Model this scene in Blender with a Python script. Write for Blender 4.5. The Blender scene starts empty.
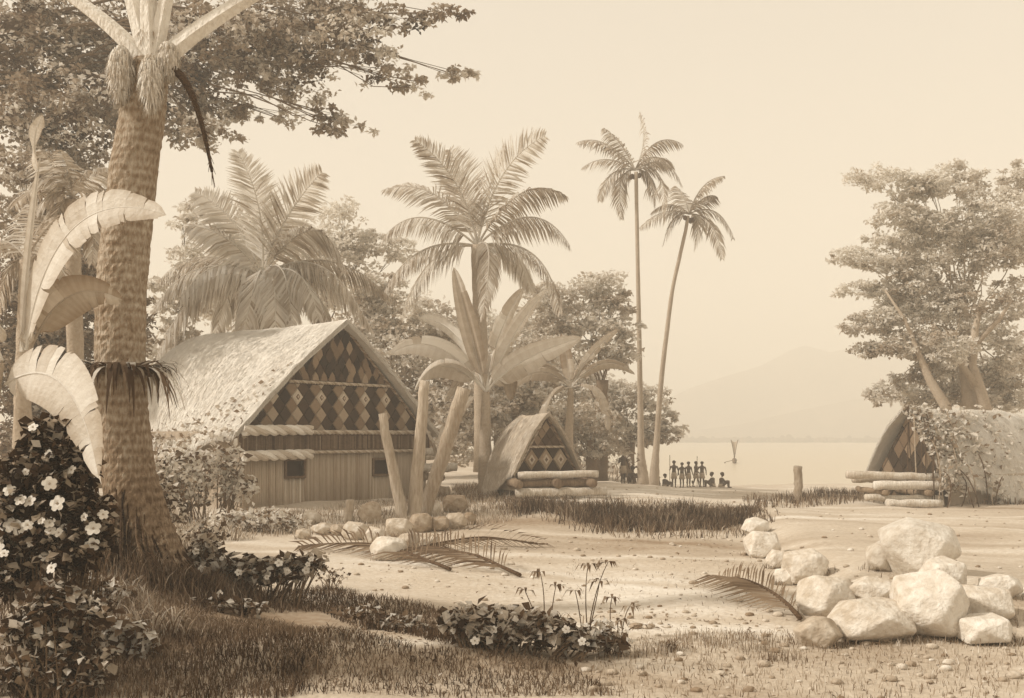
import bpy, bmesh, math, random
import numpy as np
from mathutils import Vector, Matrix, noise as mnoise
random.seed(7); RNG = np.random.default_rng(7)
SC = bpy.context.scene
COL = SC.collection
R = math.radians
EYE, HY, F = 2.4, 436.0, 1000.0

# ------------------------------------------------------------------ placing
def P(px, py, D):
    return np.array([(px-512)/F*D, D, EYE-(py-HY)/F*D])
def sm(a, b, v):
    t = np.clip((v-a)/(b-a), 0, 1); return t*t*(3-2*t)
def gs(x, y, cx, cy, rx, ry):
    return np.exp(-((x-cx)/rx)**2-((y-cy)/ry)**2)
def H(x, y):
    x = np.asarray(x, float); y = np.asarray(y, float)
    z = 0.32*gs(x, y, -8.5, 34, 8, 7)
    z = z + 0.55*gs(x, y, -5.6, 12.5, 2.3, 3.4) + 0.35*gs(x, y, -5.0, 13.0, 1.1, 1.1)
    z = z + 0.22*gs(x, y, -1.6, 10.6, 2.4, 1.1)*1.0
    z = z + 0.30*sm(25.5, 28, y)*gs(x, 0*y, 3.2, 0, 4.2, 1)*(1-sm(42, 56, y))
    z = z + 0.10*gs(x, y, 6, 14, 2.5, 4)
    fall = 1.12*sm(40, 66, y)*sm(5, 11, x)*(1-sm(13, 17, x)) + 1.15*sm(39.5, 50, y)*sm(13, 17, x)
    fall = fall + 0.25*sm(44, 60, y)*(1-sm(5, 11, x))
    z = z - fall
    z = z + .26*sm(-.3, .9, x-(4.3+(y-13.5)*.157))*sm(11.3, 13.0, y)*(1-sm(25, 31, y))
    shore = 73 + 60*(1-sm(3, 13, x)) + 1.5*np.sin(x*0.35)
    z = z - np.clip(y-shore, 0, 60)*0.09
    z = z + 0.035*np.sin(x*1.3+y*0.7)*np.cos(y*0.9-x*0.4) + 0.02*np.sin(x*3.1)*np.sin(y*2.3)
    return z
def G(px, py, dmax=120):
    """where the ray through a photo point meets the ground"""
    prev = 5.0
    D = 5.0
    while D < dmax:
        p = P(px, py, D)
        if p[2] <= float(H(p[0], p[1])):
            lo, hi = prev, D
            for _ in range(18):
                m = (lo+hi)/2; q = P(px, py, m)
                if q[2] <= float(H(q[0], q[1])): hi = m
                else: lo = m
            return P(px, py, hi)
        prev = D; D += 0.1
    return P(px, py, dmax)
def nrm(v):
    v = np.asarray(v, float); return v/(np.linalg.norm(v)+1e-9)

# ------------------------------------------------------------------ mesh builder
class MB:
    def __init__(s): s.V=[]; s.F=[]; s.T=[]; s.M=[]; s.n=0
    def add(s, V, Fs, tone=0.0, mi=0):
        V = np.asarray(V, float).reshape(-1, 3)
        s.V.append(V)
        t = np.full(len(V), tone) if np.isscalar(tone) else np.asarray(tone, float)
        s.T.append(t)
        if isinstance(Fs, np.ndarray):
            s.F.append(Fs+s.n); s.M.append(np.full(len(Fs), mi))
        else:
            by = {}
            for f in Fs: by.setdefault(len(f), []).append(f)
            for k in by:
                s.F.append(np.array(by[k])+s.n); s.M.append(np.full(len(by[k]), mi))
        s.n += len(V)
    def tube(s, pts, rad, seg=8, tone=0.0, cap=True, jit=0.0, mi=0, flat=1.0):
        pts = [np.asarray(p, float) for p in pts]; n = len(pts)
        if np.isscalar(rad): rad = [rad]*n
        V = []; ref = None
        for i, p in enumerate(pts):
            d = nrm(pts[min(i+1, n-1)]-pts[max(i-1, 0)])
            if ref is None:
                ref = np.array([1, 0, 0.]) if abs(d[0]) < 0.8 else np.array([0, 1, 0.])
            a = nrm(ref-d*np.dot(ref, d)); b = np.cross(d, a); ref = a
            for k in range(seg):
                th = 2*math.pi*k/seg
                r = rad[i]*(1+jit*(random.random()-.5)*2)
                V.append(p+a*math.cos(th)*r+b*math.sin(th)*r*flat)
        Fs = []
        for i in range(n-1):
            for k in range(seg):
                k2 = (k+1) % seg
                Fs.append((i*seg+k, i*seg+k2, (i+1)*seg+k2, (i+1)*seg+k))
        if cap:
            V.append(pts[0]); V.append(pts[-1]); c0 = n*seg; c1 = c0+1
            for k in range(seg):
                k2 = (k+1) % seg
                Fs.append((c0, k2, k)); Fs.append((c1, (n-1)*seg+k, (n-1)*seg+k2))
        s.add(V, Fs, tone, mi)
    def box(s, c, hx, ax=None, tone=0.0, mi=0):
        c = np.asarray(c, float); ax = np.eye(3) if ax is None else ax
        V = [c+ax[0]*i*hx[0]+ax[1]*j*hx[1]+ax[2]*k*hx[2] for i in (-1, 1) for j in (-1, 1) for k in (-1, 1)]
        s.add(V, [(0, 1, 3, 2), (4, 6, 7, 5), (0, 4, 5, 1), (2, 3, 7, 6), (0, 2, 6, 4), (1, 5, 7, 3)], tone, mi)
    def ell(s, c, r, tone=0.0, u=12, v=8, ax=None, jit=0.0, mi=0):
        c = np.asarray(c, float); ax = np.eye(3) if ax is None else ax
        V = []
        for j in range(1, v):
            ph = math.pi*j/v
            for i in range(u):
                th = 2*math.pi*i/u; q = 1+jit*(random.random()-.5)
                l = (r[0]*math.sin(ph)*math.cos(th)*q, r[1]*math.sin(ph)*math.sin(th)*q, r[2]*math.cos(ph))
                V.append(c+ax[0]*l[0]+ax[1]*l[1]+ax[2]*l[2])
        V.append(c+ax[2]*r[2]); V.append(c-ax[2]*r[2]); t = len(V)-2
        Fs = []
        for j in range(v-2):
            for i in range(u):
                i2 = (i+1) % u; Fs.append((j*u+i, (j+1)*u+i, (j+1)*u+i2, j*u+i2))
        for i in range(u):
            i2 = (i+1) % u; Fs.append((t, i, i2)); Fs.append((t+1, (v-2)*u+i2, (v-2)*u+i))
        s.add(V, Fs, tone, mi)
    def build(s, name, mat, parent=None, smooth=False, local=False):
        V = np.concatenate(s.V); T = np.concatenate(s.T)
        if parent is not None and not local: V = V-np.array(parent.location)
        me = bpy.data.meshes.new(name)
        me.vertices.add(len(V)); me.vertices.foreach_set('co', V.astype(np.float32).ravel())
        lv = np.concatenate([f.ravel() for f in s.F]); tot = np.concatenate([np.full(len(f), f.shape[1]) for f in s.F])
        me.loops.add(len(lv)); me.loops.foreach_set('vertex_index', lv.astype(np.int32))
        me.polygons.add(len(tot))
        st = np.concatenate([[0], np.cumsum(tot)[:-1]])
        me.polygons.foreach_set('loop_start', st.astype(np.int32))
        me.polygons.foreach_set('material_index', np.concatenate(s.M).astype(np.int32))
        a = me.attributes.new('tone', 'FLOAT', 'POINT'); a.data.foreach_set('value', T.astype(np.float32))
        me.update(calc_edges=True); me.validate()
        me.polygons.foreach_set('use_smooth', np.full(len(me.polygons), smooth))
        for m in (mat if isinstance(mat, (list, tuple)) else [mat]): me.materials.append(m)
        o = bpy.data.objects.new(name, me); COL.objects.link(o)
        if parent is not None: o.parent = parent
        return o
def recenter(o):
    """put a one-mesh thing's origin at its base"""
    me = o.data; n = len(me.vertices); a = np.zeros(n*3, np.float32); me.vertices.foreach_get('co', a); a = a.reshape(-1, 3)
    c = (a.min(0)+a.max(0))/2; c[2] = a[:, 2].min()
    me.vertices.foreach_set('co', (a-c).ravel()); me.update(); o.location = Vector([float(q) for q in c]); return o
def tag(o, label=None, cat=None, group=None, kind=None):
    if label: o['label'] = label
    if cat: o['category'] = cat
    if group: o['group'] = group
    if kind: o['kind'] = kind
    return o
def thing(name, label, cat, loc=(0, 0, 0), rz=0, group=None):
    o = bpy.data.objects.new(name, None); COL.objects.link(o); o.empty_display_size = .3
    o.location = Vector([float(q) for q in loc]); o.rotation_euler = (0, 0, rz)
    return tag(o, label, cat, group)

# ------------------------------------------------------------------ materials (sepia ink and paper tones)
RAMP = [(0.0, (.024, .0130, .0066)), (.25, (.100, .058, .030)), (.5, (.270, .193, .124)), (.75, (.500, .422, .330)), (1.0, (.80, .755, .68))]
def mk(name, t0, rough=.85, nscale=3., namp=.12, nscale2=20., namp2=.0, bump=.0, bscale=20., stretch=(1, 1, 1), trans=0., coord='Object', spec=.2, wave=None):
    m = bpy.data.materials.new(name); m.use_nodes = True; nt = m.node_tree; N = nt.nodes; L = nt.links
    N.clear(); out = N.new('ShaderNodeOutputMaterial'); b = N.new('ShaderNodeBsdfPrincipled')
    b.inputs['Roughness'].default_value = rough; b.inputs['Specular IOR Level'].default_value = spec
    tc = N.new('ShaderNodeTexCoord'); mp = N.new('ShaderNodeMapping'); mp.inputs['Scale'].default_value = stretch
    L.new(tc.outputs[coord], mp.inputs[0])
    at = N.new('ShaderNodeAttribute'); at.attribute_name = 'tone'
    oi = N.new('ShaderNodeObjectInfo')
    def math_(op, a, c):
        q = N.new('ShaderNodeMath'); q.operation = op
        for i, v in enumerate((a, c)):
            if isinstance(v, (int, float)): q.inputs[i].default_value = v
            else: L.new(v, q.inputs[i])
        return q.outputs[0]
    def nz(sc, det=4):
        q = N.new('ShaderNodeTexNoise'); q.inputs['Scale'].default_value = sc; q.inputs['Detail'].default_value = det
        L.new(mp.outputs[0], q.inputs['Vector']); return q.outputs['Fac']
    t = math_('ADD', at.outputs['Fac'], t0)
    t = math_('ADD', t, math_('MULTIPLY', math_('SUBTRACT', nz(nscale), .5), namp*2))
    if namp2: t = math_('ADD', t, math_('MULTIPLY', math_('SUBTRACT', nz(nscale2, 6), .5), namp2*2))
    if wave:
        w = N.new('ShaderNodeTexWave'); w.bands_direction = wave[0]; w.inputs['Scale'].default_value = wave[1]; w.inputs['Distortion'].default_value = 2.5; w.inputs['Detail'].default_value = 3
        w.inputs['Detail Scale'].default_value = 2
        L.new(tc.outputs[coord], w.inputs['Vector']); t = math_('ADD', t, math_('MULTIPLY', math_('SUBTRACT', w.outputs['Fac'], .5), wave[2]))
    r = N.new('ShaderNodeValToRGB'); e = r.color_ramp.elements
    while len(e) < len(RAMP): e.new(.5)
    for i, (p, c) in enumerate(RAMP): e[i].position = p; e[i].color = (*c, 1)
    L.new(t, r.inputs[0]); L.new(r.outputs[0], b.inputs['Base Color'])
    if bump:
        bp = N.new('ShaderNodeBump'); bp.inputs['Strength'].default_value = bump; bp.inputs['Distance'].default_value = .05
        L.new(nz(bscale, 6), bp.inputs['Height']); L.new(bp.outputs[0], b.inputs['Normal'])
    if trans:
        tr = N.new('ShaderNodeBsdfTranslucent'); L.new(r.outputs[0], tr.inputs[0]); mx = N.new('ShaderNodeMixShader'); mx.inputs[0].default_value = trans
        L.new(b.outputs[0], mx.inputs[1]); L.new(tr.outputs[0], mx.inputs[2]); L.new(mx.outputs[0], out.inputs[0])
    else: L.new(b.outputs[0], out.inputs[0])
    return m
M = dict(
    ground=mk('sandy_ground', .76, .95, .35, .10, 9, .12, .6, 14, (1, 1, 1)),
    leaf=mk('foliage', .60, .8, .8, .05, trans=.45),
    frond=mk('palm_frond', .72, .7, 1.5, .06, trans=.5),
    stalk=mk('frond_base', .80, .8, 3, .12, 18, .16, .8, 22, (1, 1, .5)),
    banana=mk('banana_leaf', .88, .55, 2.5, .06, 14, .05, .25, 25, trans=.25),
    bark=mk('bark', .40, .95, 1.2, .10, 14, .16, 1.0, 16, (1, 1, 2.2)),
    palmbark=mk('ringed_palm_bark', .58, .95, 1.5, .14, 12, .30, .9, 18, (2.2, 2.2, .9), wave=('Z', 2.6, .10)),
    paletrunk=mk('pale_trunk', .64, .9, 2, .08, 14, .12, .7, 14),
    thatch=mk('thatch', .95, .95, .9, .09, 26, .13, .9, 30, (1, 1, 1)),
    straw=mk('loose_straw', .72, .9, 4, .10),
    reed=mk('reed_wall', .66, .9, 1.4, .07, 8, .09, .5, 12, (3, 3, .35)),
    wood=mk('weathered_wood', .70, .85, 2, .14, 12, .22, 1.0, 14, (1.6, 1.6, .3)),
    darkwood=mk('dark_wood', .30, .9, 2, .10, 12, .10, .6, 14),
    rope=mk('plaited_cord', .80, .9, 6, .08, 30, .08, .5, 30),
    tile=mk('gable_panel', .0, .9, 5, .03, 20, .05, .4, 22),
    stone=mk('pale_boulder', .86, .9, 1.3, .20, 9, .20, .6, 18),
    flower=mk('flower_petals', .98, .7, 3, .03, trans=.2),
    grass=mk('grass_blades', .42, .85, .5, .08, trans=.25),
    skin=mk('skin', .16, .6, 3, .03), cloth=mk('bark_cloth', .62, .9, 3, .05), hair=mk('hair', .02, .9, 3, .02),
    hill=mk('wooded_hill', .30, .95, .02, .16, .09, .14), fibre=mk('palm_fibre', .86, .9, 5, .08, 20, .1, .6, 25),
    dark=mk('deep_shadow_wood', .02, .95, 3, .02),  # near-black colour for the shade inside the window openings
    seabed=mk('seabed', .45),
)
def water_mat():
    m = bpy.data.materials.new('lagoon_water'); m.use_nodes = True; nt = m.node_tree; b = nt.nodes['Principled BSDF']
    b.inputs['Base Color'].default_value = (.50, .42, .30, 1); b.inputs['Roughness'].default_value = .28; b.inputs['Specular IOR Level'].default_value = .5
    tc = nt.nodes.new('ShaderNodeTexCoord'); mp = nt.nodes.new('ShaderNodeMapping'); mp.inputs['Scale'].default_value = (.25, 1, 1); n = nt.nodes.new('ShaderNodeTexNoise'); n.inputs['Scale'].default_value = 1.2
    bp = nt.nodes.new('ShaderNodeBump'); bp.inputs['Strength'].default_value = .12; bp.inputs['Distance'].default_value = .1
    nt.links.new(tc.outputs['Object'], mp.inputs[0]); nt.links.new(mp.outputs[0], n.inputs['Vector']); nt.links.new(n.outputs['Fac'], bp.inputs['Height']); nt.links.new(bp.outputs[0], b.inputs['Normal'])
    return m

# ------------------------------------------------------------------ vegetation helpers
def leaves(mb, pts, size, tone=0., tvar=.1, up=.5, wid=.3, svar=.4, updir=0.0):
    pts = np.asarray(pts, float); n = len(pts)
    d = RNG.normal(size=(n, 3)); d[:, 2] = d[:, 2]*.6-.15+updir; d /= np.linalg.norm(d, axis=1)[:, None]
    nn = RNG.normal(size=(n, 3)); nn[:, 2] += up*2; nn /= np.linalg.norm(nn, axis=1)[:, None]
    s = np.cross(nn, d); s /= (np.linalg.norm(s, axis=1)[:, None]+1e-6); nn = np.cross(d, s)
    sz = (size*(1+svar*(RNG.random(n)*2-1)))[:, None]
    V = np.stack([pts, pts+(d*.5+s*wid+nn*.08)*sz, pts+d*sz-nn*sz*.12, pts+(d*.5-s*wid+nn*.08)*sz], 1).reshape(-1, 3)
    F = np.arange(4*n).reshape(n, 4)
    T = np.repeat((tone if np.isscalar(tone) else np.asarray(tone))+RNG.normal(size=n)*tvar, 4)
    mb.add(V, F, T)
def inball(n, shell=.4):
    d = RNG.normal(size=(n, 3)); d /= np.linalg.norm(d, axis=1)[:, None]
    return d*(RNG.random(n)**shell)[:, None]
def clump(mb, c, r, nsub, per, size, tone=0., tv=.13, sub=.26, flat=.55, **k):
    c = np.asarray(c, float); r = np.asarray(r, float)
    sc = c+inball(nsub)*r
    rr = sub*float(np.mean(r))
    for q in sc:
        q_r = rr*random.uniform(.6, 1.35); m = max(4, int(per*random.uniform(.6, 1.4)))
        pts = q+inball(m, .5)*np.array([q_r*1.25, q_r*1.25, q_r*flat])
        leaves(mb, pts, size, tone+random.gauss(0, tv), tvar=.07, **k)
    return sc
def bez(p0, p1, p2, n):
    t = np.linspace(0, 1, n)[:, None]; p0, p1, p2 = map(lambda a: np.asarray(a, float), (p0, p1, p2))
    return p0*(1-t)**2+2*p1*t*(1-t)+p2*t*t
def frond(p0, pc, p1, L, n=46, wid=.05, hang=.5, roll=0., tone=0., r0=.05, start=.12, tvar=.12, gap=0.0):
    mb = MB(); pts = bez(p0, pc, p1, 22)
    mb.tube(pts, np.linspace(r0, r0*.18, 22), 5, tone=tone+.12)
    V = []; T = []; Q = []
    for i in range(n):
        t = start+(1-start)*i/(n-1)
        p0_, p1_ = bez(p0, pc, p1, 200)[min(199, int(t*199))], None
        k = min(198, int(t*199)); arr = frond._c if getattr(frond, '_k', None) == id(pts) else bez(p0, pc, p1, 200)
        frond._c = arr; frond._k = id(pts)
        p = arr[k]; d = nrm(arr[k+1]-arr[max(k-1, 0)])
        up = np.array([0, 0, 1.]); s = np.cross(d, up)
        if np.linalg.norm(s) < .35: s = s+np.array([.0, .35, 0])
        s = nrm(s); u = nrm(np.cross(s, d)); s = nrm(s*math.cos(roll)+u*math.sin(roll)); u = np.cross(s, d)
        ll = L*(math.sin(math.pi*min(1, t*.80+.16))**.7)*random.uniform(.85, 1.1)
        for sg in (-1, 1):
            if random.random() < gap: continue
            dr = nrm(s*sg*.8+d*.55+u*.12*random.random()+np.array([0, 0, -hang])+RNG.normal(size=3)*.07)
            dr2 = nrm(dr+np.array([0, 0, -hang*1.1-.15])+d*.15)
            w = nrm(np.cross(dr, u)+d*.6)*wid*.5
            a = p; b = a+dr*ll*.5; c = b+dr2*ll*.5
            base = len(V); V += [a-w*.5, a+w*.5, b+w, b-w, c]
            Q += [(base, base+1, base+2, base+3), (base+3, base+2, base+4)]
            T += [tone+random.gauss(0, tvar)]*5
    mb.add(V, Q, T)
    return mb
def paddle(p0, pc, p1, W, n=28, fold=.35, tear=.18, tone=0., roll=0., droop=.25, r0=.04, stalk=.12):
    """broad banana leaf with torn edges"""
    mb = MB(); arr = bez(p0, pc, p1, n)
    mb.tube(arr, np.linspace(r0, r0*.25, n), 6, tone=tone+.08)
    tears = [False]*n
    for sg in (-1, 1):
        V = []; Q = []; T = []
        off = 0.; tt = tone
        for i in range(n-1):
            t0_, t1_ = i/(n-1), (i+1)/(n-1)
            if t1_ < stalk: continue
            if random.random() < tear: off = random.uniform(-.35, .25); tt = tone+random.gauss(0, .07); torn = True
            else: torn = False
            for j, t in ((0, t0_), (1, t1_)):
                k = i+j; p = arr[k]; d = nrm(arr[min(k+1, n-1)]-arr[max(k-1, 0)])
                s = np.cross(d, [0, 0, 1.]);
                if np.linalg.norm(s) < .3: s = s+np.array([.3, 0, 0])
                s = nrm(s); u = nrm(np.cross(s, d)); s2 = nrm(s*math.cos(roll)+u*math.sin(roll)); u2 = np.cross(s2, d)
                x = max(0, (t-stalk)/(1-stalk)); w = W*(max(0, math.sin(math.pi*(x**.75)))**.55)*(1-.15*abs(off))
                if torn and j == 0: w *= .86
                m_ = p+s2*sg*w*.5+u2*fold*w*.5+d*off*.12*W
                e_ = p+s2*sg*w*(1-.1*droop)+u2*fold*w*.45-np.array([0, 0, 1])*droop*w*.7+d*(off*.3+.1)*W
                V += [p+u2*.004, m_, e_]; T += [tt+.02+.02*((i % 2)-.5), tt+.03*((i % 2)-.5), tt-.09+.03*((i % 2)-.5)]
            b = len(V)-6; Q += [(b, b+1, b+4, b+3), (b+1, b+2, b+5, b+4)]
        mb.add(V, Q, T)
    return mb
def blades(mb, pts, hgt, wid, tone=0., tvar=.1, lean=.35):
    pts = np.asarray(pts, float); n = len(pts)
    h = hgt*(.55+.9*RNG.random(n)); th = RNG.random(n)*6.283; l = lean*h*(RNG.random(n)*1.3)
    dx = np.stack([np.cos(th), np.sin(th), 0*th], 1); th2 = RNG.random(n)*6.283
    w = np.stack([np.cos(th2), np.sin(th2), 0*th], 1)*wid*.5
    z = np.array([0, 0, 1.])
    a = pts-w; b = pts+w; m = pts+dx*(l*.35)[:, None]+z*(h*.6)[:, None]; c = pts+dx*l[:, None]+z*h[:, None]*.95
    V = np.stack([a, b, m+w*.7, m-w*.7, c], 1).reshape(-1, 3); i = np.arange(n)*5
    tn_ = .11*np.sin(pts[:, 0]*2.3+np.sin(pts[:, 1]*1.7)*2)*np.sin(pts[:, 1]*2.9+pts[:, 0]*.8)+.07*np.sin(pts[:, 0]*6.1)*np.sin(pts[:, 1]*7.3+1)
    t = np.repeat((tone if np.isscalar(tone) else np.asarray(tone))+tn_+RNG.normal(size=n)*tvar, 5)
    mb.add(V, np.stack([i, i+1, i+2, i+3], 1), t)
    mb.V.append(np.zeros((0, 3))); mb.T.append(np.zeros(0))
    mb.F.append(np.stack([i+3, i+2, i+4], 1)+mb.n-len(V)); mb.M.append(np.zeros(n, int))
def onground(x, y): return np.stack([x, y, H(x, y)], 1)

# ------------------------------------------------------------------ the setting
def axis(parts):
    a = [np.arange(s, e, st) for s, e, st in parts]; return np.concatenate(a)
xs = axis([(-2600, -200, 200), (-200, -40, 16), (-40, -18, 1.2), (-18, -8, .35), (-8, 8, .16), (8, 24, .35), (24, 50, 1.3), (50, 210, 16), (210, 2700, 200)])
ys = axis([(-60, 4, 4), (4, 24, .16), (24, 45, .25), (45, 80, .6), (80, 150, 3), (150, 600, 40), (600, 2700, 150)])
X, Y = np.meshgrid(xs, ys); Z = H(X, Y)
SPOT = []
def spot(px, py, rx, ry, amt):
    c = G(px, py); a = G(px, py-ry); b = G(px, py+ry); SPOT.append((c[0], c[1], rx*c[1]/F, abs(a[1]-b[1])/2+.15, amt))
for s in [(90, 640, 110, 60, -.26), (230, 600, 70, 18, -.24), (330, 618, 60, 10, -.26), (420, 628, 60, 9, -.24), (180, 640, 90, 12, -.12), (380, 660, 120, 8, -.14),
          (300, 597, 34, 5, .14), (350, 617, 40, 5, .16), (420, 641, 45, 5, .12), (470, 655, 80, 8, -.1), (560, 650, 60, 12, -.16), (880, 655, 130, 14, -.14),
          (500, 522, 60, 8, -.16), (560, 545, 120, 7, -.16), (690, 545, 80, 7, -.12), (650, 518, 110, 8, -.2), (900, 540, 120, 12, -.06), (620, 600, 120, 30, .08), (340, 560, 90, 12, .06), (540, 500, 60, 6, .12), (640, 492, 100, 5, .06), (820, 497, 60, 3, -.16), (950, 500, 60, 5, -.14), (960, 536, 60, 3, -.14), (720, 620, 60, 20, .04), (870, 640, 60, 8, -.1), (512, 690, 600, 22, -.05)]:  # dark patch right of the stone pile paints cast shade into the sand
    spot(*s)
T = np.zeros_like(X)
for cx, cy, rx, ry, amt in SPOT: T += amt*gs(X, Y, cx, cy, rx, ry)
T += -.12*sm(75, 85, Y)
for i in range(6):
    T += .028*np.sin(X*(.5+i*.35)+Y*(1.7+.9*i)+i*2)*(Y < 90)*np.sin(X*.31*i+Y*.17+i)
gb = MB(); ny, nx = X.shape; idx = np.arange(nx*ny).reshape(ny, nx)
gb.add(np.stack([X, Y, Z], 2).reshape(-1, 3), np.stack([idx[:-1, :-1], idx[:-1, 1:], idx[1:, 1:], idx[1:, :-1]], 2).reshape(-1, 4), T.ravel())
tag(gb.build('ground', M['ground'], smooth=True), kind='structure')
wb = MB(); wb.add([(-2600, 60, -1.3), (2600, 60, -1.3), (2600, 2650, -1.3), (-2600, 2650, -1.3)], [(0, 1, 2, 3)])
tag(wb.build('water', water_mat()), kind='structure')

def ridge(name, D, prof, depth, rough, seed):
    mb = MB(); xs_ = np.linspace(prof[0][0], prof[-1][0], 150); n = len(xs_); rows = 16
    hp = np.interp(xs_, [p[0] for p in prof], [p[1] for p in prof])
    V = []; T_ = []
    for j in range(rows):
        v = j/(rows-1)
        for i in range(n):
            ax = (xs_[i]-512)/F*D; hh = max(0, (HY-hp[i])/F*D+2.4+1.3)
            a = math.sin(math.pi*v*.5) if v < 1 else 1
            nz = mnoise.noise(Vector((ax*.02+seed, v*3, 0)))*rough+mnoise.noise(Vector((ax*.07+seed, v*9, 3)))*rough*.5
            z = hh*(v**.8)*(1+.0)+nz*hh*.35*math.sin(math.pi*v)
            V.append((ax, D-depth*(1-v), -1.5+z)); T_.append(nz*.1)
    for i in range(n): V.append(((xs_[i]-512)/F*D, D+depth, -3)); T_.append(0)
    q = np.arange((rows+1)*n).reshape(rows+1, n)
    mb.add(V, np.stack([q[:-1, :-1], q[:-1, 1:], q[1:, 1:], q[1:, :-1]], 2).reshape(-1, 4), T_)
    return tag(mb.build(name, M['hill'], smooth=True), kind='structure')
ridge('mountain', 980, [(300, 434), (500, 428), (600, 420), (655, 405), (690, 388), (725, 376), (760, 366), (790, 350), (805, 345), (830, 352), (860, 346), (900, 332), (940, 325), (1000, 330), (1060, 345), (1150, 370), (1300, 420)], 150, .9, 1.)
ridge('hills', 760, [(560, 436), (680, 432), (740, 424), (800, 410), (850, 400), (900, 392), (960, 396), (1040, 400), (1200, 420), (1300, 434)], 90, .9, 5.)
fs = MB()
for i in range(700):
    px = random.uniform(600, 1060); D = random.uniform(560, 590); x = (px-512)/F*D; h = random.uniform(.8, 2.0)*(1.6 if random.random() < .08 else 1)
    fs.ell((x, D, -1.3+h*.5), (random.uniform(1.2, 3.2), 2, h), tone=random.gauss(-.15, .08), u=7, v=5, jit=.5)
tag(fs.build('far_shore_woods', M['hill'], smooth=False), 'low dark line of woods along the far shore', None, kind='stuff')

# ------------------------------------------------------------------ coconut palms
def px_frond(c, D, tip, ctrl, dy=0., **k):
    p0 = P(c[0], c[1], D); p1 = P(tip[0], tip[1], D+dy); pc = P(ctrl[0], ctrl[1], D+dy*.5)
    return frond(p0, pc, p1, **k)
def trunk_pts(pl, D, n=24):
    ts = np.linspace(0, 1, n); k = np.linspace(0, 1, len(pl))
    xs_ = np.interp(ts, k, [p[0] for p in pl]); ys_ = np.interp(ts, k, [p[1] for p in pl]); rs = np.interp(ts, k, [p[2] for p in pl])
    xs_ = np.convolve(np.pad(xs_, 2, 'edge'), np.ones(5)/5, 'valid'); rs = np.convolve(np.pad(rs, 2, 'edge'), np.ones(5)/5, 'valid')
    return [P(a, b, D) for a, b in zip(xs_, ys_)], [r*D/F for r in rs]
def palm(label, D, pl, crown, fr, L, wid, tone=0., mat='paletrunk', r0=.05, n=44, coco=0, gap=0., tmat='frond', seg=10, group=None):
    base = P(pl[0][0], pl[0][1], D)
    t = thing('coconut_palm', label, 'palm tree', base, group=group)
    mb = MB(); pts, rs = trunk_pts(pl, D, 40); pts.insert(0, pts[0]-np.array([0, 0, .8])); rs.insert(0, rs[0]*1.1)
    mb.tube(pts, rs, seg, jit=.05); mb.build('trunk', M[mat], t, True)
    for f in fr:
        tip, ctrl = f[0], f[1]; dy = f[2] if len(f) > 2 else random.uniform(-1.6, 1.6); kk = dict(L=L, wid=wid, tone=tone+random.gauss(0, .05), r0=r0, n=n, gap=gap)
        kk.update(f[3] if len(f) > 3 else {})
        px_frond(crown, D, tip, ctrl, dy, **kk).build('frond', M[tmat], t)
    for i in range(coco):
        a = random.random()*6.28; m_ = MB(); c = P(crown[0], crown[1], D)+np.array([math.cos(a)*.28, math.sin(a)*.28, -.25-random.random()*.15])
        m_.ell(c, (.13, .13, .16)); m_.build('coconut', M['darkwood'], t, True)
    return t
U = dict(hang=.12, roll=.95)
palm('feathery coconut palm spreading over the thatched roof of the large house', 41.5, [(262, 440, 9), (262, 350, 8), (262, 278, 7)], (262, 276),
     [((238, 152), (268, 205), -.6, U), ((322, 172), (280, 215), .6, U), ((195, 192), (240, 212), .5, dict(hang=.2, roll=.9)), ((188, 226), (228, 226), -.8, dict(hang=.35, roll=.7)),
      ((160, 280), (196, 236), .6, dict(hang=.8, tone=.12)), ((152, 312), (190, 244), -1.5, dict(hang=.9, tone=.14)), ((158, 356), (196, 256), -2.4, dict(hang=.9, tone=.14, L=1.9)),
      ((292, 338), (290, 238), -2.6, dict(hang=.7, L=1.5, tone=.14)), ((345, 270), (318, 188), -.8, dict(hang=.5, tone=.12, roll=.5)), ((332, 345), (322, 262), -2, dict(hang=.9, tone=.04)),
      ((388, 296), (332, 236), .8, dict(hang=.9, tone=.02)), ((372, 330), (330, 250), 1.5, dict(hang=.9)), ((215, 340), (228, 262), 1.5, dict(hang=.8)), ((262, 180), (262, 230), 1.8, U), ((180, 300), (212, 244), -2.2, dict(hang=.8, tone=.2, L=1.8)), ((240, 345), (262, 250), -2.8, dict(hang=.7, tone=.2, L=1.7)), ((318, 318), (305, 250), -2.6, dict(hang=.8, tone=.2)), ((275, 350), (278, 250), -3.2, dict(hang=.6, tone=.2, L=1.7)), ((360, 310), (322, 236), -1.4, dict(hang=.8, tone=.18))],
     1.55, .105, tone=.24, n=70, r0=.05)
palm('tall-crowned coconut palm rising behind the broad banana plant', 47, [(482, 455, 8), (481, 350, 7), (477, 245, 6)], (477, 246),
     [((415, 140), (466, 175), -.5, U), ((545, 136), (494, 160), .5, U), ((384, 190), (440, 172), .6, dict(hang=.3, roll=.7)), ((566, 196), (520, 166), -.6, dict(hang=.6, roll=.3)),
      ((382, 240), (416, 192), -1, dict(hang=.9)), ((570, 246), (536, 188), -1.2, dict(hang=.9)), ((384, 292), (414, 232), -1.6, dict(hang=.9, tone=.1)), ((402, 318), (424, 240), 1.2, dict(hang=.9)),
      ((560, 312), (548, 230), -1.4, dict(hang=.8, tone=.1)), ((482, 318), (498, 226), -2.8, dict(hang=.7, L=1.3, tone=.06)), ((530, 290), (520, 236), 2, dict(hang=.8)), ((450, 150), (472, 190), 2, U), ((505, 150), (484, 190), 2, U)],
     1.5, .095, tone=.14, n=66, r0=.06)
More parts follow.
